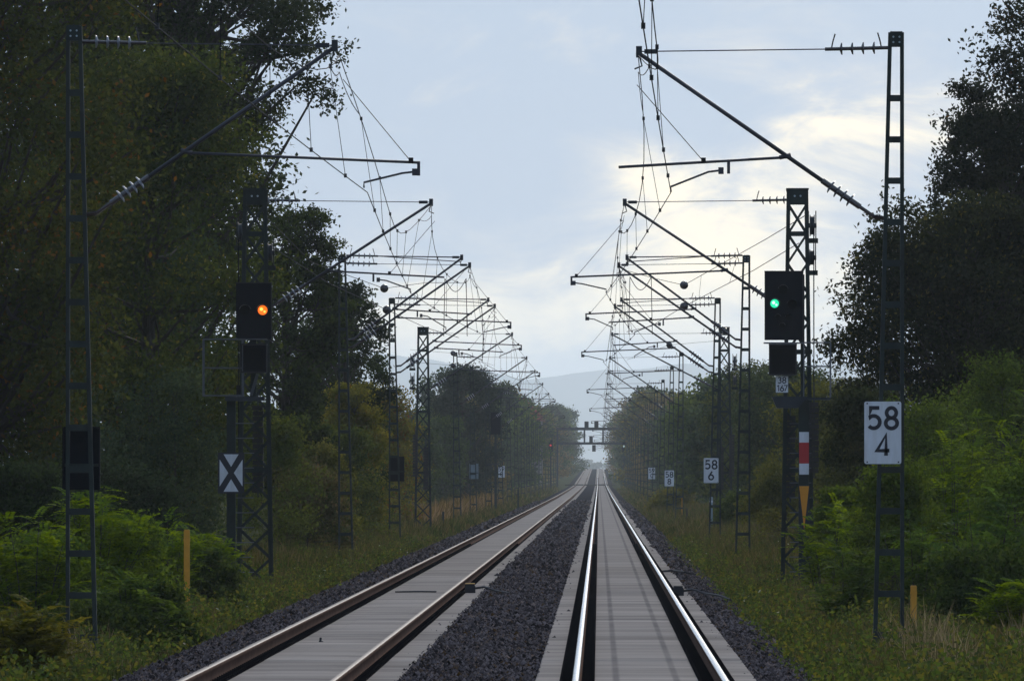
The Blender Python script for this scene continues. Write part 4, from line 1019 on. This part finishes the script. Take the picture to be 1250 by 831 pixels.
# feathery shrubs: fronds with paired leaflets
def feather_bush(key, seed, h, Rr, nf, c0, c1, lf=0.075):
    if ('fb', key) in CACHE: return CACHE[('fb', key)]
    rg = np.random.default_rng(seed); stems = MB(); cen = []; ax = []; br = []; ups = []
    nst = max(5, nf // 28)
    tips = []
    for s in range(nst):
        a = rg.random() * 6.283; rr = Rr * math.sqrt(rg.random()); hh = h * rg.uniform(0.55, 1.0) * (1 - 0.35 * (rr / Rr) ** 2)
        b = Vector((rr * 0.35 * math.cos(a), rr * 0.35 * math.sin(a), 0)); e = Vector((rr * math.cos(a), rr * math.sin(a), hh))
        mid = b.lerp(e, 0.5) + Vector((0, 0, 0.1 * hh)); stems.tube([b, mid, e], [0.016, 0.010, 0.004], 4, False); tips.append((b, mid, e))
    for f_ in range(nf):
        b, mid, e = tips[f_ % nst]; t = rg.uniform(0.15, 1.0)
        p = np.array(b.lerp(mid, t * 2) if t < 0.5 else mid.lerp(e, t * 2 - 1)) + rg.normal(0, 0.05, 3)
        az_ = rg.random() * 6.283; d = np.array([math.cos(az_), math.sin(az_), rg.uniform(-0.15, 1.1)]); d /= np.linalg.norm(d)
        ln = rg.uniform(0.28, 0.55); n = 9
        side = np.cross(d, [0, 0, 1.0]); side /= np.linalg.norm(side) + 1e-9
        tone = rg.uniform(0, 1)
        for k in range(n):
            u = (k + 0.6) / n; q = p + d * ln * u + np.array([0, 0, -0.30 * ln * u * u])
            for sgn in (-1, 1):
                cen.append(q + side * sgn * lf * 0.5); ax.append(side * sgn + d * 0.35 + np.array([0, 0, rg.normal(-0.15, 0.15)])); br.append(tone); ups.append(d)
    cen = np.array(cen); ax = np.array(ax); ax /= np.linalg.norm(ax, axis=1)[:, None]; ups = np.array(ups) + rg.normal(0, 0.15, (len(cen), 3))
    s = (lf * rg.uniform(0.75, 1.25, len(cen)))[:, None]
    V = np.stack([cen - ax * s * 0.5, cen + ups * s * 0.24, cen + ax * s * 0.5, cen - ups * s * 0.24], 1).reshape(-1, 3)
    br = np.array(br)[:, None]; cols = np.array(c0)[None] * (1 - br) + np.array(c1)[None] * br
    cols = cols * np.clip(rg.normal(1, 0.2, (len(cen), 1)), 0.5, 1.6)
    cm = npmesh('leaves', V, np.arange(len(cen) * 4).reshape(-1, 4), M_LEAF, np.repeat(cols, 4, 0))
    sm = stems.mesh('stem'); sm.materials.append(M_BARK)
    CACHE[('fb', key)] = (sm, cm); return sm, cm
FB0, FB1 = (0.055, 0.100, 0.008), (0.13, 0.19, 0.014)
def feather(px, ytop, D, w_px, seed, label, c0=FB0, c1=FB1, nf=420):
    X = (px - VX) * D / F; g = float(gz(X, D)); h = CAMZ + (VY - ytop) * D / F - g; Rr = w_px * D / F / 2
    ms_ = feather_bush((seed, round(h, 1)), seed, h, Rr, nf, c0, c1)
    t = thing('feathery_shrub', (X, D, g - 0.02), label, 'shrub', 'feathery green shrubs')
    obj('stem', ms_[0], None, t); obj('leaves', ms_[1], None, t)
feather(118, 572, 165, 150, 1, 'bright feathery shrub behind the largest mast in the wood', nf=520)
feather(205, 600, 178, 120, 2, 'bright feathery shrub just left of the yellow post', nf=420)
feather(252, 640, 192, 90, 3, 'low feathery shrub right of the yellow post', nf=300)
feather(40, 610, 150, 130, 4, 'feathery shrub at the picture edge beside the largest mast', nf=420)
feather(160, 680, 142, 130, 5, 'dark low shrub in front of the yellow post', (0.035, 0.062, 0.012), (0.07, 0.11, 0.02), nf=420)
feather(20, 725, 118, 130, 6, 'olive shrub at the picture edge low beside the track', (0.08, 0.085, 0.012), (0.13, 0.12, 0.02), nf=420)
feather(1165, 500, 178, 170, 7, 'tall bright feathery shrub right of the 58 4 sign', nf=620)
feather(1235, 430, 196, 190, 8, 'tallest bright feathery shrub at the picture edge', nf=700)
feather(1075, 545, 186, 150, 9, 'feathery shrub behind the foot of the 58 4 mast', nf=520)
feather(1010, 600, 190, 90, 10, 'low feathery shrub beside the amber triangle post', nf=320)
feather(1200, 590, 152, 190, 11, 'dark feathery shrub low at the picture edge', (0.030, 0.06, 0.012), (0.06, 0.11, 0.02), nf=620)
feather(1120, 620, 160, 130, 12, 'dark green shrub below the 58 4 sign', (0.035, 0.065, 0.012), (0.07, 0.12, 0.02), nf=420)
feather(1030, 670, 160, 90, 13, 'small dark shrub near the foot of the green signal', (0.035, 0.06, 0.012), (0.07, 0.11, 0.02), nf=260)
feather(1240, 690, 136, 110, 14, 'bright low shrub at the picture edge near yellow post', nf=300)
def small_bush(px, ytop, D, w_px, seed, label, c0, c1, leaf=0.09):
    X = (px - VX) * D / F; g = float(gz(X, D)); h = CAMZ + (VY - ytop) * D / F - g; Rr = w_px * D / F / 2
    tree('leafy_bush', X, D, label, 'leafy bushes at the foot of the trees', tree_meshes(('sb', seed), 200 + seed, h, 0.0, Rr, 60, 9, 22, leaf, c0, c1, 'bush', r0=0.03), cat='bush')
small_bush(60, 420, 222, 200, 1, 'blue-green bush low in the wood behind the largest mast', BL0, BL1)
small_bush(215, 440, 228, 170, 2, 'blue-green bush beside the railing of the orange signal', BL0, (0.06, 0.08, 0.03))
small_bush(330, 500, 262, 130, 3, 'green bush behind the foot of the orange signal mast', GR1, (0.085, 0.10, 0.02))
small_bush(375, 560, 280, 110, 4, 'brownish bush near the mast beyond the orange signal', OL0, (0.12, 0.09, 0.04))
small_bush(425, 520, 340, 100, 5, 'fresh green bush left of the mast with the dark panel', GR0, (0.10, 0.12, 0.025))
small_bush(30, 560, 190, 150, 6, 'dark bush at the picture edge under the wood', DK0, GR0)
small_bush(150, 560, 208, 170, 7, 'dark green bush behind the feathery shrubs of the wood', DK0, BL0)
small_bush(1050, 470, 222, 120, 8, 'dark bush behind the railing of the green signal', DK0, (0.045, 0.05, 0.02))
small_bush(960, 560, 300, 110, 9, 'olive bush behind the foot of the green signal', (0.07, 0.08, 0.018), (0.13, 0.125, 0.028))
small_bush(1180, 470, 215, 220, 10, 'tall green bush under the trees behind the 58 4 sign', (0.036, 0.062, 0.012), (0.08, 0.115, 0.018))
small_bush(824, 596, 620, 60, 11, 'straw-coloured low bush near the 58 8 sign', YE0, OL1, 0.14)
small_bush(905, 600, 400, 70, 12, 'low green bush behind the far flat masts', (0.05, 0.075, 0.016), (0.10, 0.13, 0.026), 0.12)

for i, (px, yt, D_, wp, lb, c0, c1) in enumerate((
    (1090, 560, 172, 130, 'dense green bush behind the foot of the 58 4 mast', (0.04, 0.068, 0.010), (0.08, 0.115, 0.016)),
    (1170, 540, 186, 150, 'dense green bush right of the 58 4 sign board', (0.04, 0.068, 0.010), (0.08, 0.115, 0.016)),
    (1240, 560, 170, 150, 'dense green bush at the picture edge below the tall shrub', (0.045, 0.08, 0.012), (0.09, 0.14, 0.02)),
    (1025, 590, 205, 80, 'dense green bush beside the amber triangle', (0.05, 0.08, 0.012), (0.09, 0.13, 0.02)),
    (1205, 660, 146, 170, 'low dark bush at the picture edge behind dry grass', (0.025, 0.045, 0.010), (0.05, 0.075, 0.014)),
    (60, 650, 152, 150, 'dense green bush at the foot of the largest mast', (0.04, 0.075, 0.012), (0.09, 0.13, 0.018)),
    (150, 625, 172, 130, 'dense green bush between the largest mast and yellow post', (0.045, 0.08, 0.012), (0.10, 0.15, 0.02)),
    (110, 735, 141, 150, 'low dark bush beside the ballast at the picture corner', (0.025, 0.042, 0.010), (0.05, 0.07, 0.014)),
    (190, 710, 145, 110, 'low dark bush between the ballast and yellow post', (0.025, 0.045, 0.010), (0.055, 0.075, 0.014)),
    (1120, 480, 206, 150, 'tall green thicket rising behind the 58 4 sign', (0.034, 0.058, 0.012), (0.075, 0.11, 0.018)),
    (1225, 425, 210, 150, 'tallest green thicket at the picture edge under the dark trees', (0.034, 0.058, 0.012), (0.075, 0.11, 0.018)),
    (255, 670, 182, 80, 'low green bush beside the cross board post', (0.035, 0.06, 0.012), (0.08, 0.10, 0.018)))):
    small_bush(px, yt, D_, wp, 40 + i, lb, c0, c1, 0.075)
# verge grass
def blades(x0, x1, D0, D1, dens, hgt, wid, pal, rg, zfun=gz, patch=0.6):
    k = int((x1 - x0) * (D1 - D0) * dens); X = x0 + (x1 - x0) * rg.random(k); D = D0 + (D1 - D0) * rg.random(k)
    pt = 0.5 + 0.5 * np.sin(X * 2.1 + 1.3 * np.sin(D * 0.21)) * np.sin(D * 0.33 + X) + rg.normal(0, 0.25, k)
    edge = np.clip(np.minimum(np.abs(X - x0), np.abs(X - x1)) / 0.8, 0.25, 1)
    h = hgt * rg.uniform(0.35, 1.15, k) * (1 - patch * 0.5 + patch * 0.5 * pt) * (edge if patch > 0 else 1)
    Z = zfun(X, D); lean = rg.normal(0, 0.22, (k, 2)) * h[:, None]
    a = rg.random(k) * 3.14; wx = np.cos(a) * wid * 0.5 * rg.uniform(0.6, 1.4, k); wy = np.sin(a) * wid * 0.5
    p = np.stack([X, D, Z - 0.03], 1); wv = np.stack([wx, wy, 0 * wx], 1)
    mid = p + np.stack([lean[:, 0] * 0.35, lean[:, 1] * 0.35, h * 0.62], 1); tip = p + np.stack([lean[:, 0], lean[:, 1], h], 1)
    V = np.stack([p - wv, p + wv, mid + wv * 0.75, mid - wv * 0.75, tip], 1)
    b = np.arange(k)[:, None] * 5
    Fc = np.concatenate([b + np.array([0, 1, 2]), b + np.array([0, 2, 3]), b + np.array([3, 2, 4])], 0)
    pal = np.array(pal); c = pal[np.clip((pt * len(pal) * 0.6 + rg.random(k) * len(pal) * 0.55).astype(int), 0, len(pal) - 1)] * np.clip(rg.normal(1, 0.25, k), 0.5, 1.6)[:, None]
    return V.reshape(-1, 3), Fc, np.repeat(c, 5, 0)
PALG = [(0.024, 0.034, 0.010), (0.036, 0.052, 0.011), (0.052, 0.064, 0.014), (0.072, 0.070, 0.020), (0.105, 0.086, 0.034)]
PALS = [(0.10, 0.085, 0.04), (0.16, 0.13, 0.065), (0.20, 0.165, 0.09), (0.07, 0.07, 0.025)]
rgb = np.random.default_rng(3)
def grass(name, specs, label):
    vs, fs, cs, off = [], [], [], 0
    for sp in specs:
        V, Fc, cc = blades(*sp, rgb); vs.append(V); fs.append(Fc + off); cs.append(cc); off += len(V)
    tag(obj(name, npmesh(name, np.vstack(vs), np.vstack(fs), M_GRASS, np.vstack(cs)), None), label, 'grass', kind='stuff')
for sgn, x0, x1, lb in ((1, 2.45, 7.0, 'shaggy green and straw grass on the verge beside shiny rails'), (-1, -9.6, -5.55, 'shaggy green and straw grass on the verge beside dull rails')):
    grass('verge_grass', [(x0, x1, 96, 150, 150, 0.40, 0.014, PALG), (x0, x1, 150, 230, 110, 0.44, 0.018, PALG), (x0, x1, 230, 380, 55, 0.65, 0.028, PALG), (x0 - 0.0, x1 + 0.0, 380, 800, 16, 0.7, 0.06, PALG),
          (x0 + (0.3 if sgn > 0 else 0), x1 - (0 if sgn > 0 else 0.3), 800, 1600, 3, 0.9, 0.18, PALG)], lb)
grass('dry_grass', [(3.3, 4.9, 118, 140, 60, 1.0, 0.014, PALS, ), (4.6, 6.2, 112, 132, 40, 0.9, 0.014, PALS), (2.9, 4.4, 380, 640, 6, 0.7, 0.06, PALS)], 'tall straw-coloured dry grass around the foot of the 58 4 mast')
grass('dry_grass', [(-7.4, -5.9, 128, 150, 45, 0.8, 0.013, PALS), (-8.8, -6.4, 430, 760, 9, 1.3, 0.07, [(0.17, 0.10, 0.05), (0.20, 0.14, 0.07), (0.12, 0.09, 0.03)])], 'patches of straw and reddish dry grass beside the dull rails')
# flat weeds and flower heads in the verge
k = 5200; X = np.concatenate([2.15 + 3.0 * rgb.beta(1.6, 1.6, k), -5.35 - 2.9 * rgb.beta(1.6, 1.6, k)]); D = 100 + 260 * rgb.random(2 * k) ** 1.6
cen = np.stack([X, D, gz(X, D) + rgb.uniform(0.05, 0.45, 2 * k)], 1)
cen = np.repeat(cen, 5, 0) + rgb.normal(0, 0.06, (10 * k, 3)); V, Fc = leaf_arrays(cen, 0.075, rgb)
cc = np.array([(0.05, 0.08, 0.016), (0.075, 0.10, 0.02), (0.11, 0.11, 0.02), (0.04, 0.055, 0.016)])[rgb.integers(0, 4, 10 * k)] * rgb.uniform(0.7, 1.3, (10 * k, 1))
kk = rgb.random(10 * k) < 0.002; cc[kk] = (0.28, 0.28, 0.2)
tag(obj('weeds', npmesh('weeds', V, Fc, M_LEAF, np.repeat(cc, 4, 0)), None), 'low leafy weeds with a few pale flowers along both verges', 'weeds', kind='stuff')

# ------------------------------------------------------------------ haze
hz = obj('haze', MB().box(-14000, 14000, -80, 46000, -9, 345), None)
hm = bpy.data.materials.new('haze'); hm.use_nodes = True; n_ = hm.node_tree.nodes; n_.clear()
pv = n_.new('ShaderNodeVolumePrincipled'); pv.inputs['Color'].default_value = (0.80, 0.90, 1.0, 1); pv.inputs['Density'].default_value = 0.00006; pv.inputs['Anisotropy'].default_value = 0.8
oo = n_.new('ShaderNodeOutputMaterial'); hm.node_tree.links.new(pv.outputs[0], oo.inputs['Volume'])
hz.data.materials.append(hm); tag(hz, 'thin blue haze in the air along the line', kind='stuff')
